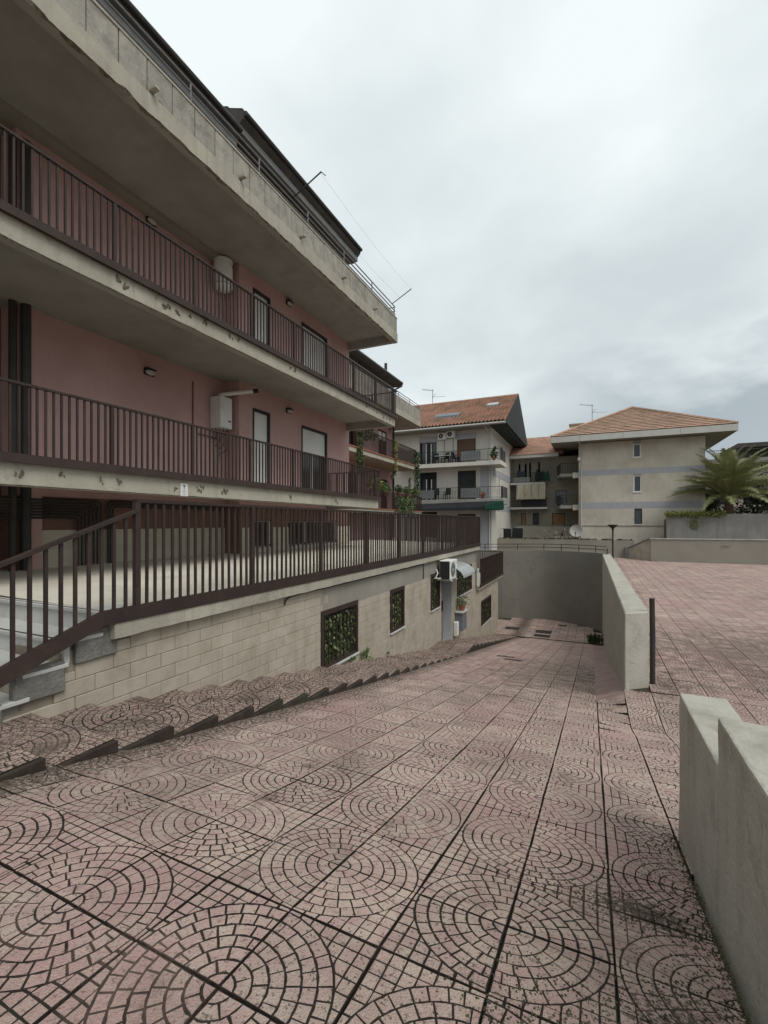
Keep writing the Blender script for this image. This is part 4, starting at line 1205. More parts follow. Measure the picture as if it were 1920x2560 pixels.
# attic storey and roofs
MB().box(-13, -8.7, -3, 13.2, 8.3, 10.4).build('attic_wall', M_GREYP, apt)
def eave(y0, y1, ze, name):
    mb = MB()
    mb.prism([(-7.0, y0, ze - 0.14), (-6.98, y0, ze), (-11.5, y0, ze + 2.2), (-11.5, y0, ze + 2.0), (-8.75, y0, ze - 0.30), (-7.25, y0, ze - 0.42)], (0, y1 - y0, 0))
    ro_ = mb.build(name, M_ROOFD, apt)
    tube([(-6.96, y0 + .02, ze - 0.05), (-6.96, y1 - .02, ze - 0.05)], 0.055, 8).build('gutter', M_DARKP, ro_)
    MB().box(-7.22, -7.10, y0 + .01, y1 - .01, ze - 0.40, ze - 0.20).build('fascia', M_GREYM, ro_)
    rows = MB()
    for k in range(9):
        xa = -7.02 - 0.42 * k
        za = ze + 0.012 + (-(xa) - 6.98) * 0.4867
        rows.hexa([(xa - 0.45, y0, za + 0.2), (xa, y0, za), (xa, y1, za), (xa - 0.45, y1, za + 0.2)], [(xa - 0.45, y0, za + 0.215), (xa, y0, za + 0.035), (xa, y1, za + 0.035), (xa - 0.45, y1, za + 0.215)])
    rows.build('roof_rows', M_ROOFD, ro_)
eave(-4, 7.70, 10.12, 'roof')
eave(7.78, 13.36, 10.60, 'roof')
# long railings of the two balconies
pm1 = MB().box(-0.022, 0.022, -0.024, 0.024, 0.11, 1.0).mesh('post', M_BROWN)
bm1 = MB().box(-0.011, 0.011, -0.0125, 0.0125, 0.11, 1.0).mesh('baluster', M_BROWN)
def long_rail(zb, zt, y1, posts0, sl):
    rr = MB().box(XB - 0.03, XB + 0.03, 0.5, y1, zb, zb + 0.115).build('railing', M_BROWN, sl)
    MB().box(XB - 0.026, XB + 0.026, 0.5, y1, zt - 0.03, zt).build('top_rail', M_BROWN, apt)
    s = (zt - 0.02 - zb - 0.11) / 0.89
    ps = [posts0 + 1.5 * k for k in range(-2, 9)]
    for yy in ps:
        if yy < y1: link('post', pm1, rr, (XB, yy, zb + 0.11 - 0.11 * s), None, (1, 1, s))
        for q in range(1, 15):
            y2 = yy + 0.1 * q
            if y2 < y1 - 0.02: link('baluster', bm1, rr, (XB, y2 + U(-.003, .003), zb + 0.11 - 0.11 * s), (0, 0, U(-.06, .06)), (1, 1, s))
    # return to the wall
    MB().box(-8.6, XB - 0.031, y1 - 0.045, y1 - 0.002, zb + 0.02, zb + 0.10).build('bottom_rail', M_BROWN, rr)
    MB().box(-8.6, XB - 0.027, y1 - 0.045, y1 - 0.002, zt - 0.031, zt - 0.001).build('top_rail', M_BROWN, rr)
    for q in range(1, 21):
        link('baluster', bm1, rr, (XB - 0.1 * q, y1 - 0.02, zb + 0.11 - 0.11 * s), None, (1, 1, s))
long_rail(2.245, 3.255, 13.86, 4.43, s1)
long_rail(5.285, 6.31, 15.28, 4.47, s2)

# shutter doors
def shutter_door(a, b, z0, z1, zs, lab):
    f = MB().box(XW - 0.12, XW + 0.012, a, a + 0.06, z0, z1).box(XW - 0.12, XW + 0.012, b - 0.06, b, z0, z1).box(XW - 0.12, XW + 0.011, a + 0.06, b - 0.06, z1 - 0.07, z1)
    do = f.build('balcony_door', M_BLACK, apt); do['label'] = lab
    sh = MB(); zz = z1 - 0.07; k = 0
    while zz > zs:
        h = 0.048
        sh.hexa([(XW - 0.085, a + .06, zz - h), (XW - 0.055, a + .06, zz - h), (XW - 0.055, b - .06, zz - h), (XW - 0.085, b - .06, zz - h)], [(XW - 0.085, a + .06, zz - 0.004), (XW - 0.066, a + .06, zz - 0.004), (XW - 0.066, b - .06, zz - 0.004), (XW - 0.085, b - .06, zz - 0.004)])
        zz -= h
    sh.build('roller_shutter', M_SHUT, do)
    if zs > z0 + 0.1:
        MB().box(XW - 0.16, XW - 0.14, a, b, z0, zs).build('pane', M_GLASS, do)
        m = (a + b) / 2
        MB().box(XW - 0.14, XW - 0.09, m - 0.05, m + 0.01, z0, zs).build('glazing_bar', M_WHITE, do)
shutter_door(*DO[0], 5.4, 'narrow upper door closed by a white roller shutter')
shutter_door(*DO[1], 5.4, 'wide upper door closed by a white roller shutter')
shutter_door(*DO[2], 2.3, 'narrow lower door closed by a white roller shutter')
shutter_door(*DO[3], 3.84, 'wide lower door with its shutter half down over glass')
# downpipes and conduits on the facade
for (x, yy, r) in ((XL + 0.09, 4.53, 0.075), (XL + 0.05, 4.35, 0.06)):
    tube([(x, yy, 0.6), (x, yy, 8.1)], r, 10).build('downpipe', M_DARKP, apt)
MB().box(-9.6, XL + 0.06, 4.62, 4.80, 0.4, 8.1).build('pilaster', M_PINK, apt)
tube([(XL + 0.015, 8.21, 2.3), (XL + 0.015, 8.21, 5.0)], 0.018, 6).build('conduit', M_PINKD, apt)
for k in range(7):
    zz = 1.90 - 0.053 * k; yy = 5.86 - 0.075 * k
    tube([(XL + 0.08, 3.6, zz), (XL + 0.08, yy - 0.06, zz), (XL + 0.08, yy - 0.015, zz - 0.02), (XL + 0.08, yy, zz - 0.07), (XL + 0.08, yy, 0.62)], 0.022, 6).build('pipe', M_DARKP, apt)
for k in range(3):
    zz = 1.92 - 0.05 * k
    tube([(XL + 0.085, 6.0 + 0.05 * k, 0.62), (XL + 0.085, 6.0 + 0.05 * k, zz - 0.04), (XL + 0.085, 6.05 + 0.05 * k, zz), (XL + 0.085, 9.2, zz)], 0.02, 6).build('pipe', M_DARKP, apt)

# boiler, water heater, lamps
t = thing('gas_boiler', 'white wall boiler with slanting flue on the lower balcony', 'boiler', (-8.8, 8.9, 3.93))
MB().box(-8.99, -8.62, 8.76, 9.18, 3.95, 4.76).build('casing', M_WHITE, t, bevel=0.02)
tube([(-8.75, 8.86, 4.76), (-8.75, 8.86, 4.80), (-8.70, 8.95, 4.83), (-8.15, 9.45, 4.98)], 0.05, 10).build('flue', M_WHITE, t)
tube([(-8.16, 9.44, 4.977), (-8.06, 9.53, 5.0)], 0.058, 10).build('flue_terminal', M_BLACK, t)
MB().box(-8.621, -8.615, 9.02, 9.12, 4.12, 4.16).build('badge', M_DARKP, t)
for k in range(4):
    tube([(-8.85 + 0.05 * k, 8.83 + 0.08 * k, 3.95), (-8.85 + 0.05 * k, 8.83 + 0.08 * k, 3.70 - 0.1 * k), (-8.96, 8.83 + 0.08 * k, 3.60 - 0.1 * k)], 0.012, 5).build('pipe', M_DARKP, t)
tube([(-8.95, 8.35, 3.72), (-8.95, 9.15, 3.70)], 0.015, 5).build('manifold', M_DARKP, t)
tube([(-8.92, 8.98, 3.9), (-8.90, 9.0, 3.3), (-8.92, 8.95, 2.9), (-8.92, 8.97, 2.4)], 0.02, 6).build('hose', M_GREYM, t)
t = thing('water_heater', 'white cylindrical water heater hanging on the upper balcony wall', 'water heater', (-8.75, 8.97, 7.45))
MB().lathe((-8.74, 8.97, 7.52), [(0.05, 0.0), (0.17, 0.03), (0.235, 0.10), (0.24, 0.14), (0.24, 0.78), (0.235, 0.81), (0.16, 0.84), (0.05, 0.85)], 20).build('tank', M_WHITE, t, smooth=True)
MB().lathe((-8.74, 8.97, 7.52), [(0.242, 0.14), (0.243, 0.155)], 20).build('band', M_GREYM, t)
tube([(-8.52, 9.05, 8.15), (-8.49, 9.06, 8.15)], 0.025, 8).build('badge', M_GREYM, t)
for k in range(2):
    tube([(-8.8, 8.9 + 0.13 * k, 7.36), (-8.8, 8.9 + 0.13 * k, 6.6), (-8.97, 8.8 + 0.13 * k, 6.4)], 0.013, 5).build('pipe', M_DARKP, t)
tube([(-8.96, 8.1, 6.62), (-8.96, 9.2, 6.5)], 0.014, 5).build('pipe', M_DARKP, t)
t = thing('pipe_fittings', 'small pipes and valve boxes on the pink wall below the water heater', 'pipes', (-8.95, 8.4, 6.6))
for (yy, zz) in ((8.25, 6.75), (8.55, 6.62), (8.7, 6.45)):
    MB().box(-8.99, -8.92, yy, yy + 0.07, zz, zz + 0.10).build('valve_box', M_WHITE, t)
tube([(-8.96, 8.15, 6.72), (-8.96, 8.75, 6.55), (-8.96, 8.8, 6.2)], 0.014, 5).build('pipe', M_DARKP, t)
def wall_lamp(x, yy, zz, lab):
    t = thing('wall_lamp', lab, 'lamp', (x, yy, zz), 'bulkhead lamps on the pink facade')
    MB().box(x, x + 0.05, yy - 0.13, yy + 0.13, zz - 0.075, zz + 0.075).build('base', M_BLACK, t, bevel=0.02)
    mb = MB(); n = 10
    ring = [[(x + 0.05 + d, yy + r * 0.115 * math.cos(2 * math.pi * k / n), zz - 0.01 + r * 0.06 * math.sin(2 * math.pi * k / n)) for k in range(n)] for d, r in ((0, 1), (0.03, 0.95), (0.055, 0.6))]
    mb.add(sum(ring, []), [(a * n + k, a * n + (k + 1) % n, (a + 1) * n + (k + 1) % n, (a + 1) * n + k) for a in range(2) for k in range(n)] + [tuple(2 * n + k for k in range(n))])
    mb.build('glass', M_LAMPG, t)
    MB().box(x + 0.05, x + 0.12, yy - 0.13, yy + 0.13, zz + 0.055, zz + 0.07).build('hood', M_BLACK, t)
wall_lamp(XW, 11.43, 4.93, 'oval bulkhead lamp between the two lower balcony doors')
wall_lamp(XW, 11.43, 8.24, 'round bulkhead lamp between the two upper balcony doors')
wall_lamp(XL, 6.98, 4.85, 'bulkhead lamp high on the bare pink wall left of the boiler')
wall_lamp(XL, 7.03, 8.25, 'dim bulkhead lamp under the top slab left of the water heater')
wall_lamp(-9.45, 4.15, 4.6, 'dark lamp cut by the left edge beside the downpipes, lower balcony')
wall_lamp(-9.45, 4.1, 1.42, 'dark lamp at the left edge under the lower balcony')
# notice sheet on the slab edge
t = thing('notice_sheet', 'small white notice sheet with a dark emblem on the lower slab edge', 'sign', (XB - 0.04, 5.78, 1.97))
MB().box(XB - 0.042, XB - 0.036, 5.70, 5.86, 1.965, 2.19).build('sheet', M_PAPER, t)
em = MB()
xx = XB - 0.035
em.box(xx - 0.001, xx, 5.755, 5.805, 2.135, 2.145).box(xx - 0.001, xx, 5.773, 5.787, 2.09, 2.135)
for k in range(9):
    a0, a1 = math.pi * (0.15 + 0.7 * k / 9), math.pi * (0.15 + 0.7 * (k + 1) / 9)
    em.quad(*[(xx, 5.78 + r * math.cos(q), 2.125 + r * math.sin(q)) for r, q in ((0.030, a0), (0.037, a0), (0.037, a1), (0.030, a1))])
em.build('emblem', M_INK, t)
tx = MB()
for k, wd in enumerate((0.06, 0.075, 0.05)):
    tx.box(xx - 0.001, xx, 5.78 - wd / 2, 5.78 + wd / 2, 2.06 - 0.022 * k, 2.066 - 0.022 * k)
tx.box(xx - 0.001, xx, 5.745, 5.815, 1.985, 1.991)
tx.build('print', M_GREYM, t)
# clothes line arms on the parapet with wires
t = thing('clothes_line', 'clothes line with two slanting arms and thin wires on the top parapet', 'clothes line', (XB, 9.0, 9.4))
A1, A2 = [(XB - 0.1, 9.03, 9.35), (-5.72, 8.95, 9.66)], [(XB - 0.08, 15.05, 9.45), (-5.72, 14.75, 9.66)]
tube(A1, 0.017, 6).build('arm', M_DARKP, t); tube(A2, 0.015, 6).build('arm', M_DARKP, t)
tube([A1[1], (-5.60, 8.95, 9.53)], 0.01, 5).build('arm_tip', M_DARKP, t)
for s in (0.4, 0.97):
    p = Vector(A1[0]).lerp(Vector(A1[1]), s); q = Vector(A2[0]).lerp(Vector(A2[1]), s)
    mid = (p + q) / 2 - Vector((0, 0, 0.10))
    tube([p, p.lerp(mid, .6) - Vector((0, 0, 0.02)), mid, mid.lerp(q, .4) - Vector((0, 0, 0.02)), q], 0.0022, 4).build('wire', M_GREYM, t)
# ------------------------------------------------------------------ second pink building beyond the first
B2, W2, Y2 = -10.5, -12.3, 28.3
ap2 = thing('far_apartment_building', 'second pink apartment block with plant-filled balconies behind the first', 'building', (-12.3, 22, 0.4))
D2 = [(25.9, 27.2, 5.2, 7.45), (26.3, 27.3, 2.2, 4.3), (21.5, 23.0, 5.2, 7.45), (21.5, 23.0, 2.2, 4.4)]
wall_cells(W2, -13.4, 17.2, Y2, -4.5, 8.0, D2).build('wall', M_PINK, ap2)
MB().box(-17, -13.42, 17.2, Y2 - 0.01, -4.5, 8.2).build('core', M_PINK, ap2)
for n, (a, b, za, zb) in enumerate(D2):
    f = MB().box(W2 - 0.3, W2 - 0.02, a, a + .09, za, zb).box(W2 - 0.3, W2 - 0.02, b - .09, b, za, zb).box(W2 - .3, W2 - .021, a + .09, b - .09, zb - .1, zb).box(W2 - 0.28, W2 - 0.03, (a + b) / 2 - .04, (a + b) / 2 + .04, za, zb - .1)
    wo = f.build('balcony_door', M_BROWN, ap2)
    MB().box(W2 - 0.34, W2 - 0.31, a, b, za, zb).build('pane', M_BLUEW if n < 2 else M_GLASS, wo)
    if n == 0: MB().box(W2 - 0.29, W2 - 0.05, a + .09, b - .09, zb - 0.6, zb - 0.1).build('roller_shutter', M_SHUT, wo)
def slab2(zt, zb, ya, yb, name, tile=True):
    o = MB().box(-13.0, B2, ya, yb, zb, zt).build(name, M_CONC, ap2, bevel=0.01, cut=0.6, disp=0.01)
    if tile: MB().box(-12.9, B2 + 0.05, ya - .03, yb + 0.05, zt + 0.001, zt + 0.055).build('tile_edge', M_TERRA, o)
    return o
slab2(5.17, 4.93, 17.5, 27.95, 'balcony_slab'); slab2(2.2, 1.98, 17.5, 29.0, 'balcony_slab')
so = slab2(8.28, 7.95, 17.5, 28.8, 'terrace_slab', False)
k = 0
while 17.5 + 0.48 * k < 28.7:
    ya = 17.5 + 0.48 * k
    MB().box(B2 - 0.10, B2 - 0.02, ya + .01, min(ya + .47, 28.78), 8.282, 9.08).build('parapet_panel', M_PANEL, ap2); k += 1
MB().box(-13, B2 - 0.105, 28.68, 28.77, 8.282, 9.06).build('parapet_return', M_PANEL, ap2)
for zz in (9.2, 9.36): tube([(B2 - .06, 17.5, zz), (B2 - .06, 28.7, zz), (-13, 28.7, zz)], 0.022, 5).build('parapet_rail', M_GREYM, ap2)
for k in range(7): tube([(B2 - .06, 28.7 - 1.8 * k, 9.0), (B2 - .06, 28.7 - 1.8 * k, 9.37)], 0.018, 5).build('rail_post', M_GREYM, ap2)
ro_ = MB().prism([(-10.62, 0, 9.98), (-10.6, 0, 10.14), (-14.5, 0, 11.9), (-14.5, 0, 11.6), (-12.2, 0, 9.9), (-10.8, 0, 9.86)], (0, 8.4, 0))
ro_.v = [(p[0], p[1] + 17.4, p[2]) for p in ro_.v]
ro_ = ro_.build('roof', M_ROOFD, ap2)
tube([(-10.58, 17.5, 10.08), (-10.58, 25.78, 10.08), (-10.62, 25.78, 9.9), (-11.4, 25.6, 9.55), (-11.9, 25.6, 9.4)], 0.05, 7).build('gutter', M_GREYM, ro_)
MB().box(-13.8, -12.2, 17.4, 25.5, 8.2, 10.0).build('attic_wall', M_BEIGE, ap2)
tube([(-11.0, 24.2, 10.3), (-11.0, 24.2, 10.85)], 0.09, 8).build('vent_pipe', M_DARKP, ro_)
tube([(W2 + .08, Y2 - .12, 0.5), (W2 + .08, Y2 - .12, 7.9)], 0.06, 8).build('downpipe', M_DARKP, ap2)
def rail2(zb, zt, ya, yb):
    rr = MB().box(B2 - .02, B2 + .02, ya, yb, zt - .04, zt).box(-12.9, B2 - .021, yb - .04, yb, zt - .041, zt - .001).build('railing', M_BROWN, ap2)
    m = MB().box(-.013, .013, -.014, .014, zb, zt - .03).mesh('baluster', M_BROWN)
    y = ya
    while y < yb: link('baluster', m, rr, (B2, y, 0)); y += 0.13
    x = B2
    while x > -12.6: link('baluster', m, rr, (x, yb - .02, 0)); x -= 0.13
rail2(5.2, 6.25, 19.3, 27.9); rail2(2.22, 3.22, 21.0, 28.95)
MB().box(B2 - 0.012, B2 + 0.012, 24.5, 27.8, 5.3, 6.0).build('balcony_screen', M_BROWN, ap2)
for (yy, zz, lab) in ((27.72, 7.6, 'small lamp beside the upper door of the second pink building'), (28.0, 4.55, 'small lamp beside the lower door of the second pink building')):
    t = thing('wall_lamp', lab, 'lamp', (W2, yy, zz)); MB().lathe((W2 + .1, yy, zz - .1), [(.03, 0), (.1, .08), (.1, .16), (.03, .24)], 8).build('globe', M_LAMPG, t); MB().box(W2, W2 + .06, yy - .08, yy + .08, zz + .1, zz + .16).build('bracket', M_BLACK, t)
# plants on its balconies
def plant(x, yy, zz, w, h, mm, lab, hang=0.0, n=260, pot=True, size=0.14, group='plants on the balconies of the second pink building'):
    t = thing('balcony_plant', lab, 'plant', (x, yy, zz), group)
    if pot: MB().lathe((x, yy, zz), [(.10, 0), (.15, .2), (.17, .2), (.17, .26)], 10).build('pot', M_TERRA, t)
    lf = MB(); z0 = zz + (.26 if pot else 0)
    def fn():
        a = U(0, 6.28); r = math.sqrt(U(0, 1))
        if hang: return (x + r * math.cos(a) * min(w * .35, .09), yy + r * math.sin(a) * w, zz - U(0, 1) ** 1.2 * h), None
        return (x + r * math.cos(a) * w * .6, yy + r * math.sin(a) * w, z0 + U(0, h) * (1 - 0.5 * r)), None
    leaf_cloud(lf, n, fn, size, hang=0.8 if hang else -0.2)
    if not hang:
        for q in range(5): lf.tube([(x, yy, z0 - .05), (x + U(-.4, .4) * w, yy + U(-.5, .5) * w, z0 + h * .8)], 0.008, 4)
    else:
        for q in range(4): lf.tube([(x, yy + U(-w, w) * .6, zz), (x + U(-.1, .1), yy + U(-w, w), zz - h * .9)], 0.008, 4)
    lf.build('foliage', mm, t)
plant(B2 + .05, 27.95, 6.15, 0.45, 2.9, M_LEAFD, 'dark creeper trailing down the corner of the mid balcony', 1, 650, False, .16)
plant(B2 + .05, 19.9, 6.1, 0.35, 2.2, M_LEAFD, 'dark creeper hanging at the near end of the mid balcony', 1, 420, False, .15)
plant(B2 + .06, 24.4, 6.33, 0.14, 1.7, M_LEAFY, 'pale yellowish creeper hanging over the mid balcony rail', 1, 240, False, .12)
plant(B2 - .3, 21.6, 5.9, 0.55, 0.9, M_LEAFD, 'bushy hanging plant behind the mid balcony rail', 0, 260, False, .16)
plant(B2 - .2, 22.1, 3.1, 0.5, 0.7, M_LEAFY, 'spiky pale green plant left on the lower balcony rail', 0, 220, True, .22)
plant(B2 - .2, 23.6, 3.0, 0.4, 0.6, M_LEAF, 'medium green plant on the lower balcony, second from left', 0, 200)
plant(B2 - .1, 25.2, 3.05, 0.38, 0.5, M_LEAFD, 'dark plant in terracotta pot mid lower balcony', 0, 200)
plant(B2 - .1, 26.6, 3.05, 0.4, 0.55, M_LEAF, 'green plant in terracotta pot right of middle, lower balcony', 0, 220)
plant(B2 - .1, 27.9, 3.05, 0.36, 0.5, M_LEAFY, 'light green potted plant at the right end, lower balcony', 0, 200)
plant(B2 + .07, 26.2, 3.1, 1.5, 1.0, M_LEAFP, 'white-speckled ivy draped over the lower balcony rail', 1, 500, False, .11)
plant(B2 + .06, 25.8, 3.1, 1.7, 1.0, M_LEAFD, 'dark ivy mass draped over the lower balcony rail', 1, 700, False, .13)
for k, (yy, zz, lab) in enumerate(((24.9, 4.9, 'small dried plant hanging under the mid slab, left one'), (27.3, 4.4, 'small dried plant hanging under the mid slab, right one'))):
    plant(B2 - .2, yy, zz, 0.12, 0.6, M_LEAFD, lab, 1, 60, False, .14)

# ------------------------------------------------------------------ gabled house with balconies
h3 = thing('gabled_house', 'white and grey house with orange tiled roof and two long balconies', 'house', (-12, 37, -1))
F3, B3, C3 = 37.0, 35.85, -7.4
WD = [(-13.58, -12.05, 6.4, 8.85), (-10.25, -8.68, 6.4, 8.88), (-13.55, -12.03, 3.4, 5.8), (-10.2, -8.66, 3.4, 5.8), (-13.5, -12.0, 0.2, 2.4), (-10.2, -8.7, 0.2, 2.2)]
wall_cells(F3, F3 + 0.5, -20, C3, -1.5, 9.28, WD, 'Y').build('wall', M_HOUSEW, h3)
MB().box(-20, C3 - 0.3, F3 + 0.52, 47.0, -1.5, 9.27).build('core', M_HOUSEW, h3)
SW = [(40.2, 40.6, 3.6, 5.3), (40.2, 40.6, 6.9, 8.2)]
wall_cells(C3, C3 - 0.28, F3 + 0.52, 47.3, -1.5, 9.28, SW, 'X').build('side_wall', M_HOUSEW, h3)
for (a, b, za, zb) in SW: MB().box(C3 - .2, C3 - .15, a, b, za, zb).build('side_window', M_GLASS, h3)
MB().box(C3 + 0.004, C3 + 0.02, F3 + .5, 47.3, 5.4, 6.0).build('painted_band', M_BAND, h3)
MB().box(C3 + 0.004, C3 + 0.02, F3 + .5, 47.3, 2.5, 3.1).build('painted_band', M_BAND, h3)
MB().box(C3 - 0.9, C3 + 0.015, F3 - 0.018, F3 - 0.003, -1.2, 6.2).build('corner_band', M_BAND, h3)
MB().box(-11.5, C3 + 0.02, F3 - 0.03, F3 - 0.02, -1.3, 1.0).build('plinth', M_BAND, h3)
for n, (a, b, za, zb) in enumerate(WD):
    f = MB().box(a, a + .09, F3 + .02, F3 + .2, za, zb).box(b - .09, b, F3 + .02, F3 + .2, za, zb).box(a + .09, b - .09, F3 + .02, F3 + .2, zb - .1, zb)
    if n in (0, 2, 4): f.box((a + b) / 2 - .04, (a + b) / 2 + .04, F3 + .05, F3 + .15, za, zb - .5)
    wo = f.build('window', M_BROWN if n != 2 else M_DKCLOTH, h3)
    MB().box(a + .09, b - .09, F3 + .22, F3 + .25, za, zb).build('pane', M_GLASS, wo)
    MB().box(a + .09, b - .09, F3 + .06, F3 + .12, zb - (.5 if n in (0, 2) else (zb - za)), zb - .1).build('shutter', {0: M_BAND, 1: M_BSLAT, 2: M_DKCLOTH, 3: M_DKGREEN, 4: M_DKCLOTH, 5: M_BSLAT}[n], wo)
    if n in (0, 1): MB().box(a - .05, b + .05, F3 - .04, F3 + .02, zb - .45, zb + .02).build('shutter_box', M_BAND, wo)
    if n in (0, 2):
        for q in (0.36, 0.66): MB().box(a + (b - a) * q, a + (b - a) * q + .07, F3 + .03, F3 + .05, za, zb - .6).build('curtain_edge', M_WHITE, wo)
# balconies
for (zt, zb, xr, lab) in ((6.37, 6.05, -6.45, 'u'), (3.38, 2.95, -6.3, 'l')):
    so = MB().box(-15.5, xr, B3, F3 - 0.035, zb, zt).build('balcony_slab', M_HOUSEW if lab == 'u' else M_RAWC, h3, bevel=0.01, cut=0.7, disp=0.015)
    MB().box(C3 + .02, xr, F3 - .03, F3 + 1.5, zb + .002, zt - .002).build('slab_return', M_HOUSEW if lab == 'u' else M_RAWC, so)
    rr = MB().tube([(-15.5, B3 + .05, zt + .95), (xr - .05, B3 + .05, zt + .95), (xr - .05, F3 + 1.4, zt + .95)], .022, 5).tube([(-15.5, B3 + .05, zt + .1), (xr - .05, B3 + .05, zt + .1), (xr - .05, F3 + 1.4, zt + .1)], .018, 5).build('railing', M_BLACK, so)
    br = MB(); x = -15.4
    while x < xr: br.box(x - .008, x + .008, B3 + .042, B3 + .058, zt + .1, zt + .95); x += 0.13
    y = B3 + .1
    while y < F3 + 1.4: br.box(xr - .058, xr - .042, y - .008, y + .008, zt + .1, zt + .95); y += 0.13
    # scroll work in the bars
    x = -15.4
    while x < xr - .15:
        br.tube([(x + .065, B3 + .05, zt + .35), (x + .02, B3 + .05, zt + .5), (x + .11, B3 + .05, zt + .6), (x + .065, B3 + .05, zt + .75)], .007, 4); x += .26
    br.build('bars', M_BLACK, rr)
    MB().box(-9.65, -8.05, B3 + .08, B3 + .10, zt + .12, zt + .88).build('privacy_screen', M_PRIV, rr)
    if lab == 'l': MB().box(-15.4, -11.9, B3 + .08, B3 + .10, zt + .12, zt + .8).build('privacy_screen', M_PRIV, rr)
gc = MB().hexa([(-15.4, B3 - .45, 2.45), (-6.2, B3 - .5, 2.45), (-6.2, B3 - .02, 2.62), (-15.4, B3 - .02, 2.62)], [(-15.4, B3 - .42, 2.55), (-6.25, B3 - .45, 2.8), (-6.25, B3 - .02, 3.2), (-15.4, B3 - .02, 3.0)]).build('rolled_awning', M_DKCLOTH, h3)
MB().hexa([(-7.6, B3 - .62, 2.50), (-6.1, B3 - .65, 2.5), (-6.1, B3 - .46, 2.6), (-7.6, B3 - .46, 2.6)], [(-7.5, B3 - .58, 2.85), (-6.15, B3 - .6, 3.15), (-6.15, B3 - .46, 3.2), (-7.5, B3 - .46, 2.95)]).build('rolled_awning', M_GREENC, h3)
# roof: corrugated pantiles on the front slope
EZ, RZ, EY, RY, RX0, RX1 = 9.30, 13.05, 35.55, 42.6, -20.0, -6.05
rt = MB(); nx = int((RX1 - RX0) / 0.055); nr = 24
vs = []
for r in range(nr):
    for edge in (0, 1):
        s = (r + edge * 1.04) / nr
        lift = 0.0 if edge else 0.11
        for i in range(nx + 1):
            x = RX0 + (RX1 - RX0) * i / nx
            wv = 0.06 * math.sin(2 * math.pi * x / 0.30)
            nn = noise.noise(Vector((x * 3, r * 1.7, 0))) * 0.012
            vs.append((x, EY + (RY - EY) * s, EZ + (RZ - EZ) * s + wv + lift + 0.06 + nn))
fs = []
for r in range(nr * 2 - 1):
    if r % 2 == 1:
        pass
    for i in range(nx):
        fs.append((r * (nx + 1) + i, r * (nx + 1) + i + 1, (r + 1) * (nx + 1) + i + 1, (r + 1) * (nx + 1) + i))
rt.add(vs, fs)
ro_ = MB().prism([(RX0, EY, EZ - .02), (RX0, RY, RZ), (RX0, 49.4, EZ - .02), (RX0, 49.4, EZ - .16), (RX0, RY, RZ - .16), (RX0, EY, EZ - .16)], (RX1 - RX0, 0, 0)).build('roof', M_FASCIA, h3)
to = rt.build('roof_tiles', M_TILE, ro_); to['kind'] = 'stuff'
tube([(RX0, RY, RZ + .1), (RX1, RY, RZ + .1)], .12, 8).build('ridge', M_TILE2, ro_)
MB().tube([(RX0, EY - .06, EZ - .06), (RX1 + .02, EY - .06, EZ - .06)], .075, 8).build('gutter', M_FASCIA, ro_)
tube([(-7.7, EY + .02, EZ - .1), (-7.6, F3 - .1, 8.75), (-7.55, F3 - .06, 8.5), (-7.55, F3 - .06, -1)], .045, 7).build('downpipe', M_FASCIA, h3)
# dark gable and its soffit on the right
MB().prism([(RX1 + .02, EY, EZ - .02), (RX1 + .02, RY, RZ + .12), (RX1 + .02, 49.4, EZ - .02)], (-0.12, 0, 0)).build('gable_panel', M_DKGREEN, h3)
MB().box(-20, C3 + .1, F3 - 1.3, F3 + .4, 9.165, 9.27).build('soffit', M_GREYP, h3)
MB().box(C3 + .101, RX1 - .12, F3 - 1.3, 49.0, 9.16, 9.27).build('soffit', M_DKGREEN, h3)
MB().box(C3 + .003, C3 + .10, F3, 47.3, 9.0, 9.16).build('eave_trim', M_WHITE, h3)
for (xa, xb, ya, yb, za, zb) in ((-12.5, -10.3, 37.6, 38.5, 0, 0), (-8.4, -7.3, 39.6, 40.3, 0, 0)):
    sl_ = (RZ - EZ) / (RY - EY)
    q = lambda x, y, d: (x, y, EZ + (y - EY) * sl_ + d)
    sk = MB().hexa([q(xa, ya, .05), q(xb, ya, .05), q(xb, yb, .05), q(xa, yb, .05)], [q(xa, ya, .24), q(xb, ya, .24), q(xb, yb, .24), q(xa, yb, .24)]).build('skylight', M_GREYM, ro_)
    MB().hexa([q(xa + .1, ya + .08, .24), q(xb - .1, ya + .08, .24), q(xb - .1, yb - .08, .24), q(xa + .1, yb - .08, .24)], [q(xa + .1, ya + .08, .27), q(xb - .1, ya + .08, .27), q(xb - .1, yb - .08, .27), q(xa + .1, yb - .08, .27)]).build('pane', M_GLASS if xa < -10 else M_BLUEW, sk)
# things on its balconies
for k, (xa, lab) in enumerate(((-11.85, 'left one of two outdoor air conditioners on the gabled house'), (-11.08, 'right one of two outdoor air conditioners on the gabled house'))):
    t = thing('air_conditioner', lab, 'air conditioner', (xa + .36, F3 - .2, 8.5 + .1 * k), 'air conditioners on the gabled house')
    MB().box(xa, xa + .72, F3 - .36, F3 - .06, 8.5 + .1 * k, 9.05 + .1 * k).build('casing', M_WHITE, t, bevel=.02)
    mb = MB(); cxx, czz = xa + .29, 8.775 + .1 * k
    for q in range(20):
        a0, a1 = 2 * math.pi * q / 20, 2 * math.pi * (q + 1) / 20
        mb.quad(*[(cxx + r * math.cos(w), F3 - .364, czz + r * math.sin(w)) for r, w in ((.05, a0), (.2, a0), (.2, a1), (.05, a1))])
    mb.build('fan_grille', M_DARKP, t)
    tube([(xa + .5, F3 - .05, 8.5), (xa + .5, F3 - .04, 6.5)], .02, 5).build('pipe', M_GREYM, t)
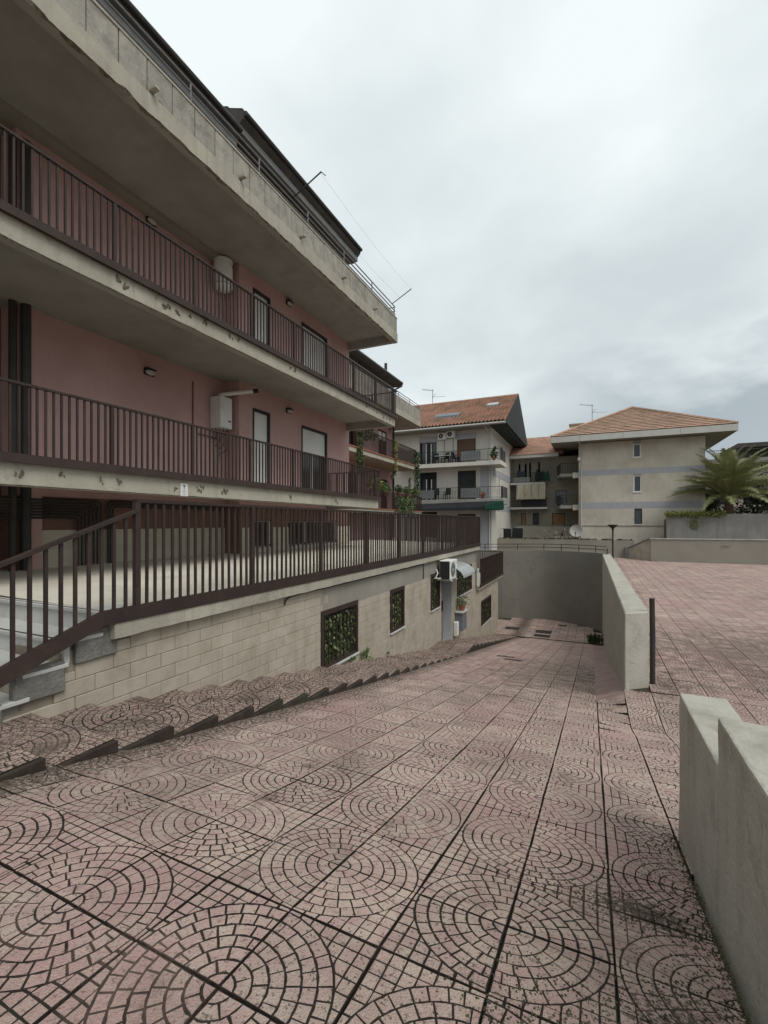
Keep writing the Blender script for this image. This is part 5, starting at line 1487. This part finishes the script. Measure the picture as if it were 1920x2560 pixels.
def chair(x, yy, zz, rz, mm, lab):
    t = thing('chair', lab, 'chair', (x, yy, zz), 'chairs on the balconies of the gabled house')
    c, s = math.cos(rz), math.sin(rz)
    def tr(mb):
        mb.v = [(x + p[0] * c - p[1] * s, yy + p[0] * s + p[1] * c, zz + p[2]) for p in mb.v]; return mb
    tr(MB().box(-.24, .24, -.24, .24, .42, .47)).build('seat', mm, t)
    tr(MB().hexa([(-.24, .2, .47), (.24, .2, .47), (.24, .25, .47), (-.24, .25, .47)], [(-.22, .32, .98), (.22, .32, .98), (.22, .36, .98), (-.22, .36, .98)])).build('backrest', mm, t)
    for a in (-.2, .2):
        for b in (-.2, .2): tr(MB().box(a - .02, a + .02, b - .02, b + .02, 0, .42)).build('leg', mm, t)
        tr(MB().box(a * 1.15 - .02, a * 1.15 + .02, -.2, .22, .62, .66)).build('armrest', mm, t)
chair(-11.9, 36.4, 6.37, 0.3, M_DKCLOTH, 'dark chair beside the table at the left, upper balcony')
chair(-11.1, 36.3, 6.37, -0.5, M_DKCLOTH, 'dark chair right of the table, upper balcony')
chair(-10.2, 36.4, 6.37, 1.2, M_BLUEC, 'bluish chair beside the grey screen, upper balcony')
chair(-11.85, 36.3, 3.38, 0.2, M_DKCLOTH, 'dark armchair at the left, lower balcony')
chair(-10.95, 36.3, 3.38, -0.2, M_DKCLOTH, 'dark armchair right of the other one, lower balcony')
t = thing('table', 'pale table standing between chairs on the upper balcony', 'table', (-11.5, 36.35, 6.37))
MB().box(-11.9, -10.6, 36.1, 36.7, 7.02, 7.06).build('tabletop', M_WHITE, t)
for a in (-11.8, -10.7):
    for b in (36.15, 36.62): MB().box(a - .02, a + .02, b - .02, b + .02, 6.37, 7.02).build('leg', M_BLACK, t)
plant(-9.9, 36.15, 6.95, .35, .5, M_TERRA, 'reddish dry plant above the grey screen, upper balcony', 0, 120, False, .12, 'plants on the gabled house')
plant(-7.0, 36.0, 6.4, .3, .85, M_LEAFD, 'spiky dark plant at the right end, upper balcony', 0, 90, True, .3, 'plants on the gabled house')
plant(-7.9, 36.1, 3.4, .35, .3, M_TERRA, 'reddish low plant box, lower balcony', 0, 120, True, .12, 'plants on the gabled house')
for (zz, lab) in ((6.5, 'dark cloth hanging at the corner of the upper balcony'), (3.4, 'dark blue cloth hanging at the corner of the lower balcony')):
    mb = MB()
    for q in range(6): mb.box(-6.42 + .0, -6.38, 35.9 + .09 * q, 35.98 + .09 * q, zz - U(0, .05), zz + .9)
    tag(mb.build('hanging_cloth', M_BLUEC), lab, 'cloth')
# aerial
def aerial(x, yy, z0, z1, lab, r=.03, flip=1):
    t = thing('tv_aerial', lab, 'antenna', (x, yy, z0))
    tube([(x, yy, z0), (x, yy, z1)], r, 5).build('mast', M_GREYM, t)
    tube([(x - 1.1 * flip, yy, z1 + .12), (x + .1 * flip, yy, z1 - .12)], r * .7, 4).build('boom', M_GREYM, t)
    for q in range(6):
        cx_ = x - 1.0 * flip + .19 * q * flip; cz = z1 + .1 - .038 * q
        tube([(cx_, yy - .3, cz), (cx_, yy + .3, cz)], r * .4, 4).build('element', M_GREYM, t)
    tube([(x + .05, yy, z1 - .75), (x + 1.3 * flip, yy, z1 - .85)], r * .5, 4).build('boom', M_GREYM, t)
    tube([(x - .05, yy, z1 - .85), (x + .3 * flip, yy, z1 - .45)], r * .6, 4).build('reflector', M_GREYM, t)
aerial(-14.35, 42.8, 12.5, 14.7, 'tv aerial standing on the orange tiled roof')

# ------------------------------------------------------------------ hipped-roof house
h4 = thing('hipped_house', 'beige house with broad hipped roof, grey-blue bands and three small windows', 'house', (3.6, 44, -1))
G4 = 44.0
W4 = [(3.23, 3.80, 7.05, 8.2), (3.26, 3.84, 4.1, 5.5), (3.32, 3.90, 1.36, 2.66)]
wall_cells(G4, G4 + .5, -1.05, 8.35, -1.5, 8.52, W4, 'Y').build('wall', M_BEIGE, h4)
MB().box(-1.04, 8.34, G4 + .51, 58, -1.5, 8.5).build('core', M_BEIGE, h4)
for za, zb in ((5.62, 6.13), (2.7, 3.26)): MB().box(-1.04, 8.345, G4 - .006, G4 - .001, za, zb).build('painted_band', M_BAND, h4)
MB().box(-1.03, 8.33, G4 - .05, G4 - .001, 1.18, 1.24).build('string_course', M_GREYP, h4)
for n, (a, b, za, zb) in enumerate(W4):
    wo = MB().box(a, a + .07, G4 + .03, G4 + .15, za, zb).box(b - .07, b, G4 + .03, G4 + .15, za, zb).box(a + .07, b - .07, G4 + .03, G4 + .15, zb - .07, zb).box(a + .07, b - .07, G4 + .03, G4 + .15, za, za + .07).build('window', M_WHITE if n < 2 else M_BLACK, h4)
    MB().box(a + .07, b - .07, G4 + .1, G4 + .13, za + .07, zb - .07).build('pane', M_GLASS, wo)
    MB().box(a, b, G4 - .003, G4 + .02, zb, zb + .32).build('shutter_box', M_GREYP if n else M_RAWC, wo)
    MB().box(a - .05, b + .05, G4 - .06, G4 + .02, za - .06, za - .002).build('sill', M_WHITE, wo)
# hipped roof with stepped tile rows
ex0, ex1, ey0, ey1, ez = -3.25, 10.12, 42.55, 60.0, 9.05
ap_ = (3.55, 49.6, 12.55)
MB().box(ex0, ex1, ey0, ey1, 8.56, 8.60).build('soffit', M_GREYP, h4)
MB().box(ex0 - .02, ex1 + .02, ey0 - .04, ey0, 8.52, 9.02).box(ex0 - .04, ex0, ey0, ey1, 8.52, 9.0).box(ex1, ex1 + .04, ey0, ey1, 8.52, 9.0).build('fascia', M_FASCIA, h4)
for q in (0.17, 0.42, 0.72): MB().box(ex0 + 13.4 * q, ex0 + 13.4 * q + .03, ey0 - .046, ey0 - .041, 8.53, 9.0).build('fascia_joint', M_OLIVE, h4)
rf = MB(); n = 17
def hip(xa, s): return xa + (ap_[0] - xa) * s
ridge_y = ap_[1]
for r in range(n):
    s0, s1 = r / n, (r + 1.06) / n
    za, zb = ez + (ap_[2] - ez) * s0 + .07, ez + (ap_[2] - ez) * s1 + .0
    ya, yb = ey0 + (ridge_y - ey0) * s0, ey0 + (ridge_y - ey0) * min(s1, 1)
    m = 26
    L0, R0, L1, R1 = hip(ex0, s0), hip(ex1, s0), hip(ex0, min(s1, 1)), hip(ex1, min(s1, 1))
    for k in range(m):
        u0, u1 = k / m, (k + 1) / m
        dz = U(-.012, .012)
        rf.quad((L0 + (R0 - L0) * u0, ya, za + dz), (L0 + (R0 - L0) * u1, ya, za + dz), (L1 + (R1 - L1) * u1, yb, zb + dz), (L1 + (R1 - L1) * u0, yb, zb + dz))
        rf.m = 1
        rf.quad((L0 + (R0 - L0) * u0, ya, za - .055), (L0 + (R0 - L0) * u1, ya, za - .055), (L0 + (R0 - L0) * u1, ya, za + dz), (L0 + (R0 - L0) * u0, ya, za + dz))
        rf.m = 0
rf.quad((ex0, ey0, ez), (ap_[0], ap_[1], ap_[2]), (ap_[0], 60, ap_[2]), (ex0, 60, ez))
rf.quad((ex1, ey0, ez), (ex1, 60, ez), (ap_[0], 60, ap_[2]), (ap_[0], ap_[1], ap_[2]))
ro4 = rf.build('roof', [M_TILE2, M_TILESHADE], h4)
MB().add([(ex0 + .05, ey0 + .01, ez - .03), (ex1 - .05, ey0 + .01, ez - .03), (ap_[0], ap_[1], ap_[2] - .03), (ap_[0], ap_[1] + 1, ez - .03)], [(0, 1, 2), (0, 3, 1), (1, 3, 2), (0, 2, 3)]).build('roof_base', M_TILE2, ro4)
for xa in (ex0, ex1):
    tube([(xa, ey0, ez + .05), (ap_[0], ap_[1], ap_[2] + .06)], .11, 6).build('hip_ridge', M_TILE2, ro4)
MB().box(-1.95, -0.75, 48.6, 49.8, 9.6, 11.15).build('chimney', M_BEIGE, ro4)
MB().box(-2.05, -0.65, 48.5, 49.9, 11.15, 11.28).build('chimney_cap', M_TILE2, ro4)
tube([(-0.85, G4 - .07, -1), (-0.85, G4 - .07, 8.3), (-1.0, ey0 + .1, 8.5)], .055, 7).build('downpipe', M_FASCIA, h4)
t = thing('wall_lamp', 'small white lamp high on the corner of the hipped-roof house', 'lamp', (-0.95, G4 - .1, 7.0)); MB().lathe((-1.0, G4 - .15, 6.95), [(.05, 0), (.13, .08), (.13, .3), (.05, .4)], 10).build('globe', M_WHITE, t); MB().box(-1.05, -.95, G4 - .12, G4 - .002, 7.3, 7.4).build('bracket', M_GREYM, t)
# side balconies on its left flank
for k, zz in enumerate((5.95, 3.05)):
    so = MB().prism([(-1.06, 44.4, zz - .28), (-1.06, 48.0, zz - .28), (-1.9, 48.0, zz - .28), (-3.1, 46.8, zz - .28), (-2.6, 44.4, zz - .28)][::-1], (0, 0, .28)).build('side_balcony', M_RAWC, h4)
    br = MB().tube([(-1.06, 44.45, zz + .95), (-2.6, 44.45, zz + .95), (-3.05, 46.8, zz + .95), (-1.9, 47.9, zz + .95)], .025, 5)
    pts = [(-1.1 - .15 * q, 44.45) for q in range(11)] + [(-2.6 - .45 * q / 14, 44.45 + 2.35 * q / 14) for q in range(15)]
    for p in pts: br.box(p[0] - .01, p[0] + .01, p[1] - .01, p[1] + .01, zz, zz + .95)
    br.build('railing', M_BLACK, so)
    MB().box(-1.55, -1.04, 44.28, 44.39, zz - .45, zz + .05).build('slab_end', M_BEIGE, so)
t = thing('satellite_dish', 'white satellite dish low at the corner of the hipped-roof house', 'satellite dish', (-1.2, 42.2, 0.2))
dm_ = MB(); n = 20; prof = [(0.0, .0), (.2, .02), (.36, .06), (.5, .12), (.52, .13)]
vs = []
for r, d in prof:
    for k in range(n):
        a = 2 * math.pi * k / n; vs.append((-1.2 + r * math.cos(a), 42.2 - d, 0.78 + r * math.sin(a)))
dm_.add(vs, [(i * n + k, i * n + (k + 1) % n, (i + 1) * n + (k + 1) % n, (i + 1) * n + k) for i in range(4) for k in range(n)])
dm_.build('reflector', M_FASCIA, t, smooth=True)
tube([(-1.25, 42.15, .3), (-1.25, 41.6, .6)], .025, 5).build('feed_arm', M_DARKP, t); MB().box(-1.3, -1.2, 41.5, 41.62, .55, .68).build('feed_horn', M_DARKP, t)
tube([(-1.2, 42.25, .75), (-1.2, 42.25, -1.0)], .04, 6).build('mast', M_GREYM, t)
aerial(0.05, 47.5, 10.5, 12.75, 'tv aerial beside the roof of the hipped-roof house', .028)

# ------------------------------------------------------------------ recessed house between them
h5 = thing('rear_house', 'recessed olive-grey house with a striped awning between the two lighter houses', 'house', (-4.5, 47, -1))
H5 = 47.0
WG = [(-6.44, -5.95, 1.25, 2.42), (-5.32, -4.72, 1.25, 2.44), (-3.52, -2.32, 1.26, 2.40), (-5.48, -4.8, 5.5, 7.32), (-6.5, -6.08, 6.1, 7.22), (-3.2, -2.2, 3.3, 4.6), (-6.3, -5.3, 3.0, 4.6)]
wall_cells(H5, H5 + .4, -9.5, -1.1, -1.5, 7.9, WG, 'Y').build('wall', M_OLIVE, h5)
MB().box(-9.5, -1.1, H5 + .42, 55, -1.5, 7.85).build('core', M_OLIVE, h5)
for n, (a, b, za, zb) in enumerate(WG):
    wo = MB().box(a, a + .06, H5 + .02, H5 + .12, za, zb).box(b - .06, b, H5 + .02, H5 + .12, za, zb).box(a + .06, b - .06, H5 + .02, H5 + .12, zb - .06, zb).build('window', M_BROWN, h5)
    MB().box(a + .06, b - .06, H5 + .06, H5 + .1, za, zb - .06).build('shutter' if n in (0, 2) else 'pane', M_OSLAT if n in (0, 2) else M_GLASS, wo)
    for q0, q1 in ((a - .18, a - .002), (b + .002, b + .18)): MB().box(q0, q1, H5 - .02, H5 - .003, za - .1, zb + .12).build('surround', M_GREYP, wo)
MB().box(-7.1, -3.9, H5 - .02, H5 - .004, 5.35, 7.85).build('upper_panel', M_GREYP, h5)
MB().box(-9.5, -2.85, 45.7, H5 - .03, 7.78, 8.1).build('eave', M_FASCIA, h5)
r5 = MB(); n = 16
for r in range(n):
    s0, s1 = r / n, (r + 1.05) / n
    for k in range(20):
        xa, xb = -9.5 + 7.0 * k / 20, -9.5 + 7.0 * (k + 1) / 20
        dz = U(-.01, .01)
        r5.quad((xa, 45.65 + 5.2 * s0, 8.14 + 2.5 * s0 + dz), (xb, 45.65 + 5.2 * s0, 8.14 + 2.5 * s0 + dz), (xb, 45.65 + 5.2 * s1, 8.10 + 2.5 * s1 + dz), (xa, 45.65 + 5.2 * s1, 8.10 + 2.5 * s1 + dz))
        r5.quad((xa, 45.65 + 5.2 * s0, 8.09 + 2.5 * s0), (xb, 45.65 + 5.2 * s0, 8.09 + 2.5 * s0), (xb, 45.65 + 5.2 * s0, 8.14 + 2.5 * s0 + dz), (xa, 45.65 + 5.2 * s0, 8.14 + 2.5 * s0 + dz))
ro5 = r5.build('roof', M_TILE, h5)
MB().prism([(-9.5, 45.66, 8.105), (-9.5, 50.8, 10.56), (-9.5, 54.9, 8.1)], (7.0, 0, 0)).build('roof_base', M_TILE, ro5)
for (xa, xb, zt, lab) in ((-7.3, -4.05, 5.38, 'u'), (-7.3, -3.85, 2.98, 'l')):
    so = MB().box(xa, xb, 45.9, H5 - .03, zt - .18, zt).build('balcony_slab', M_FASCIA, h5)
    br = MB().tube([(xa, 45.95, zt + .95), (xb - .03, 45.95, zt + .95), (xb - .03, H5, zt + .95)], .022, 5)
    x = xa
    while x < xb: br.box(x - .009, x + .009, 45.94, 45.96, zt, zt + .95); x += .13
    br.build('railing', M_BLACK, so)
    MB().box(xa + (.2 if lab == 'u' else 1.0), xb - (1.4 if lab == 'u' else .1), 45.98, 46.0, zt + .05, zt + (.55 if lab == 'u' else .85)).build('balcony_screen', M_PRIV if lab == 'u' else M_DKGREEN, so)
# striped awning
t = thing('awning', 'hanging striped cream awning with scalloped edge on the recessed house', 'awning', (-5.4, 45.8, 3.8))
for k in range(24):
    xa = -6.7 + 2.68 * k / 24; xb = xa + 2.68 / 24
    dep = .03 * (k % 2)
    MB().hexa([(xa, 45.55 - dep, 3.95), (xb, 45.55 - dep, 3.95), (xb, 45.58 - dep, 3.95), (xa, 45.58 - dep, 3.95)], [(xa, 45.86 - dep, 5.18), (xb, 45.86 - dep, 5.18), (xb, 45.89 - dep, 5.18), (xa, 45.89 - dep, 5.18)]).build('stripe', M_AWN if k % 2 else M_OLIVE if k % 6 == 0 else M_AWN, t)
    MB().prism([(xa, 45.54 - dep, 3.95), (xb, 45.54 - dep, 3.95), (xb, 45.54 - dep, 3.78), ((xa + xb) / 2, 45.54 - dep, 3.70), (xa, 45.54 - dep, 3.78)], (0, .02, 0)).build('scallop', M_AWN, t)
for q in (0, 1): tube([(-6.1 + .1 * q, 45.9, 3.9 + .15 * q), (-5.7 + .1 * q, 45.3, 4.2 + .15 * q)], .02, 4).build('arm', M_GREYM, t)
mb = MB(); mb.box(-6.75, -1.1, 45.6, 45.85, -1.5, 1.1); ywall = tag(mb.build('yard_wall', M_OLIVE, bevel=.02, cut=.5, disp=.02), 'stained plaster wall below the ground-floor windows of the recessed house', 'wall')
for k in range(26):
    xx, zz, sz = -2.6 + random.gauss(0, .5), .45 + random.gauss(0, .25), U(.06, .2)
    MB().prism([(xx + sz * math.cos(2 * math.pi * q / 7) * U(.6, 1.2), 45.58, zz + sz * math.sin(2 * math.pi * q / 7) * U(.6, 1.2)) for q in range(7)], (0, .01, 0)).build('plaster_patch', M_BEIGE, ywall)
MB().box(-9.5, -6.75, 46.0, 47.0, 2.75, 2.88).build('porch_roof', M_FASCIA, h5)
tag(MB().box(-7.05, -6.4, 40.5, 40.56, -.9, .95).box(-6.3, -5.4, 40.5, 40.6, -.9, 1.0).build('dark_cover', M_DKCLOTH), 'dark covers hung on the fence beside the gabled house', 'cover')
t = thing('fence', 'light metal bar fence between the gabled house and the stained wall', 'fence', (-7.2, 40.7, -.9))
tube([(-7.35, 40.7, .95), (-5.5, 40.7, .95)], .025, 5).build('rail', M_GREYM, t)
for k in range(16): tube([(-7.3 + .12 * k, 40.7, -.9), (-7.3 + .12 * k, 40.7, .95)], .012, 4).build('bar', M_WHITE, t)
for k, (xx, zz, mm, lab) in enumerate(((-6.7, 5.4, M_BLUEC, 'dark laundry hanging on the upper balcony of the recessed house, left'), (-5.0, 5.4, M_DKCLOTH, 'dark laundry beside the upper balcony door of the recessed house'), (-4.35, 5.4, M_GREENC, 'dark green bin bag on the upper balcony of the recessed house'))):
    mb = MB()
    for q in range(7): mb.box(xx + .1 * q, xx + .09 + .1 * q, 46.15 - U(0, .05), 46.2, zz + U(.05, .2), zz + U(.8, 1.25))
    tag(mb.build('laundry', mm), lab, 'laundry')

# ------------------------------------------------------------------ right background: concrete wall, ivy, palm, building
cwall = MB().box(5.42, 34, 42.0, 42.35, -1.5, 2.14).build('concrete_wall', M_RAWC, bevel=.02, cut=.9, disp=.015)
tag(cwall, 'raw board-marked concrete wall at the right under the palm', 'wall')
struct(MB().box(5.5, 34, 42.36, 52, -1.5, 1.75).build('raised_bed', M_SOIL))
lf = MB()
leaf_cloud(lf, 1500, lambda: ((U(5.3, 9.2), 41.98 + random.gauss(0, .2), 2.14 + abs(random.gauss(0, .09)) - (U(0, .3) if random.random() < .2 else 0)), None), .19, hang=.2)
leaf_cloud(lf, 120, lambda: ((7.2 + random.gauss(0, .2), 41.95, U(1.0, 2.1)), None), .16, hang=.6)
tag(lf.build('creeper', M_LEAFY), 'yellow-green creeper spilling over the left end of the concrete wall', 'creeper')
# palm
PX, PY, PZ = 9.75, 43.4, 3.0
palm = thing('palm_tree', 'feathery palm with arching fronds behind the concrete wall', 'palm tree', (PX, PY, 1.75))
mb = MB(); prof = []
for k in range(9):
    prof.append((.34 - .01 * k + (.05 if k % 2 else 0), .20 * k))
mb.lathe((PX, PY, 1.6), prof, 12).build('trunk', M_TRUNK, palm)
def frond(L, droop, seed):
    rnd = random.Random(seed); mb = MB(); n = 14
    pts = []
    for k in range(n + 1):
        s = k / n
        pts.append(Vector((L * (s - .12 * s * s), 0, L * (.30 * s - droop * s * s))))
    mb.tube(pts, [.035 * (1 - .8 * k / n) for k in range(n + 1)], 4)
    m = 88
    for k in range(m):
        s = .10 + .9 * k / m
        p = pts[0]; i = min(int(s * n), n - 1); p = pts[i].lerp(pts[i + 1], s * n - i)
        d = (pts[i + 1] - pts[i]).normalized()
        ll = (.72 * math.sin(math.pi * min(1, .12 + s * .9)) + .15) * rnd.uniform(.85, 1.1)
        for sd in (-1, 1):
            lat = Vector((0, sd, 0)) * .62 + d * .75 + Vector((0, 0, rnd.uniform(.0, .5)))
            lat.normalize()
            tip = p + lat * ll + Vector((0, 0, -.25 * ll))
            mid = p + lat * ll * .5
            w = d * .020
            mb.add([p - w, p + w, mid + w * 1.2, tip, mid - w * 1.2], [(0, 1, 2, 4), (4, 2, 3)])
    return mb.mesh('frond', M_PALM)
FR = [frond(4.3, .62, 1), frond(4.8, .50, 2), frond(4.0, .80, 3), frond(4.5, .42, 4)]
for k in range(74):
    az = k * 2.399 + U(-.2, .2)
    tier = k / 74
    pitch = R(100 - 82 * tier + U(-14, 14))
    o = link('frond', FR[k % 4] if tier < .6 else FR[(k % 3)], palm, (PX, PY, PZ + .25 * (1 - tier)), (U(-.2, .2), -pitch * .85, az))
    sc = U(.9, 1.12); o.scale = (sc, sc, sc)
# dark shrubs around the palm
def shrub(x, yy, z0, rx, rz, n, mm, lab, sz=.24):
    t = thing('shrub', lab, 'shrub', (x, yy, z0), 'shrubs behind the concrete wall')
    lf = MB()
    cl = [(random.gauss(0, .45), random.gauss(0, .4), U(.15, .9)) for _ in range(14)]
    def fn():
        c = random.choice(cl)
        return (x + (c[0] + random.gauss(0, .22)) * rx, yy + (c[1] + random.gauss(0, .22)) * rx, z0 + max(0, c[2] + random.gauss(0, .14)) * rz), None
    leaf_cloud(lf, n, fn, sz)
    lf.build('foliage', mm, t)
    st = MB()
    for c in cl[:7]: st.tube([(x, yy, z0 - .3), (x + c[0] * rx * .5, yy + c[1] * rx * .5, z0 + c[2] * rz * .5), (x + c[0] * rx, yy + c[1] * rx, z0 + c[2] * rz)], [.05, .035, .015], 5)
    st.build('stems', M_TRUNK, t)
shrub(14.2, 45.5, 1.8, 2.2, 3.6, 2600, M_LEAFD, 'large dark green shrub right of the palm at the picture edge')
shrub(12.2, 46.5, 1.8, 1.6, 2.6, 1500, M_LEAFD, 'dark shrub directly behind the palm trunk, right side')
shrub(8.6, 46.0, 1.8, 1.1, 2.0, 1000, M_LEAF, 'mid green shrub between the palm and the beige house')
# building at far right
h6 = thing('flat_roofed_building', 'dark flat-roofed building with balcony rail behind the palm at right', 'building', (16, 52, 0))
MB().box(9.9, 30, 52, 60, -1, 7.4).build('wall', M_BEIGE, h6)
MB().box(12.2, 30, 51.2, 60, 8.35, 8.75).build('roof_slab', M_ROOFD, h6)
MB().box(12.6, 30, 52.3, 58, 7.45, 8.34).build('loggia', M_ROOFD, h6)
MB().box(9.7, 30, 50.9, 51.98, 6.9, 7.35).build('balcony_slab', M_GREYP, h6)
br = MB().tube([(9.8, 51.0, 8.15), (30, 51.0, 8.15)], .03, 5)
for k in range(110): br.box(9.8 + .15 * k, 9.82 + .15 * k, 50.99, 51.01, 7.35, 8.15)
br.build('railing', M_BLACK, h6)
for k in range(5):
    wo = MB().box(10.4 + 2.4 * k, 11.6 + 2.4 * k, 51.96, 51.995, 3.2, 5.4).build('window', M_BROWN, h6)
    MB().box(10.5 + 2.4 * k, 11.5 + 2.4 * k, 51.93, 51.955, 3.3, 5.3).build('pane', M_GLASS, wo)
tube([(9.6, 51.5, -1), (9.6, 51.5, 8.0)], .08, 6).build('downpipe', M_DARKP, h6)
# lamp post
t = thing('lamp_post', 'thin dark lamp post with a wide funnel head beside the ramp wall', 'street lamp', (1.14, 30, TZ))
tube([(1.14, 30, TZ), (1.14, 30, 1.15)], [.055, .045], 8).build('pole', M_DARKP, t)
MB().lathe((1.14, 30, 0.95), [(.045, 0), (.06, .12), (.08, .2), (.27, .38), (.28, .41), (.05, .43)], 12).build('lamp_head', M_DARKP, t)

# ------------------------------------------------------------------ moss and grit along the paving
mb = MB()
for k in range(5200):
    r = random.random()
    if r < .62:
        cxm, cym, sx_, sy_ = random.choice(((.36, 1.75, .13, .35), (.30, 1.45, .17, .22), (.15, 2.35, .25, .10), (-.1, 1.5, .18, .16), (.33, 2.9, .1, .25)))
        x, y = random.gauss(cxm, sx_), random.gauss(cym, sy_)
    elif r < .82:
        x, y = .485 - abs(random.gauss(0, .03)), U(1.0, 3.4)
    else:
        y = U(1.2, 9); x = SX1 + abs(random.gauss(0, .05))
    if x > .495 or x < SX1: continue
    s = U(.0025, .0065); zz = zfloor(x, y) + .0005
    a = U(0, 6.28); c, q = math.cos(a) * s, math.sin(a) * s
    mb.add([(x + c, y + q, zz), (x - q, y + c, zz), (x - c, y - q, zz), (x + q * .8, y - c * .8, zz), (x, y, zz + s * U(.5, 1.1))], [(0, 1, 4), (1, 2, 4), (2, 3, 4), (3, 0, 4)])
o = mb.build('grit', M_MOSS); o['kind'] = 'stuff'; o['label'] = 'dark moss and grit gathered on the paving by the near wall'; o['category'] = 'moss'
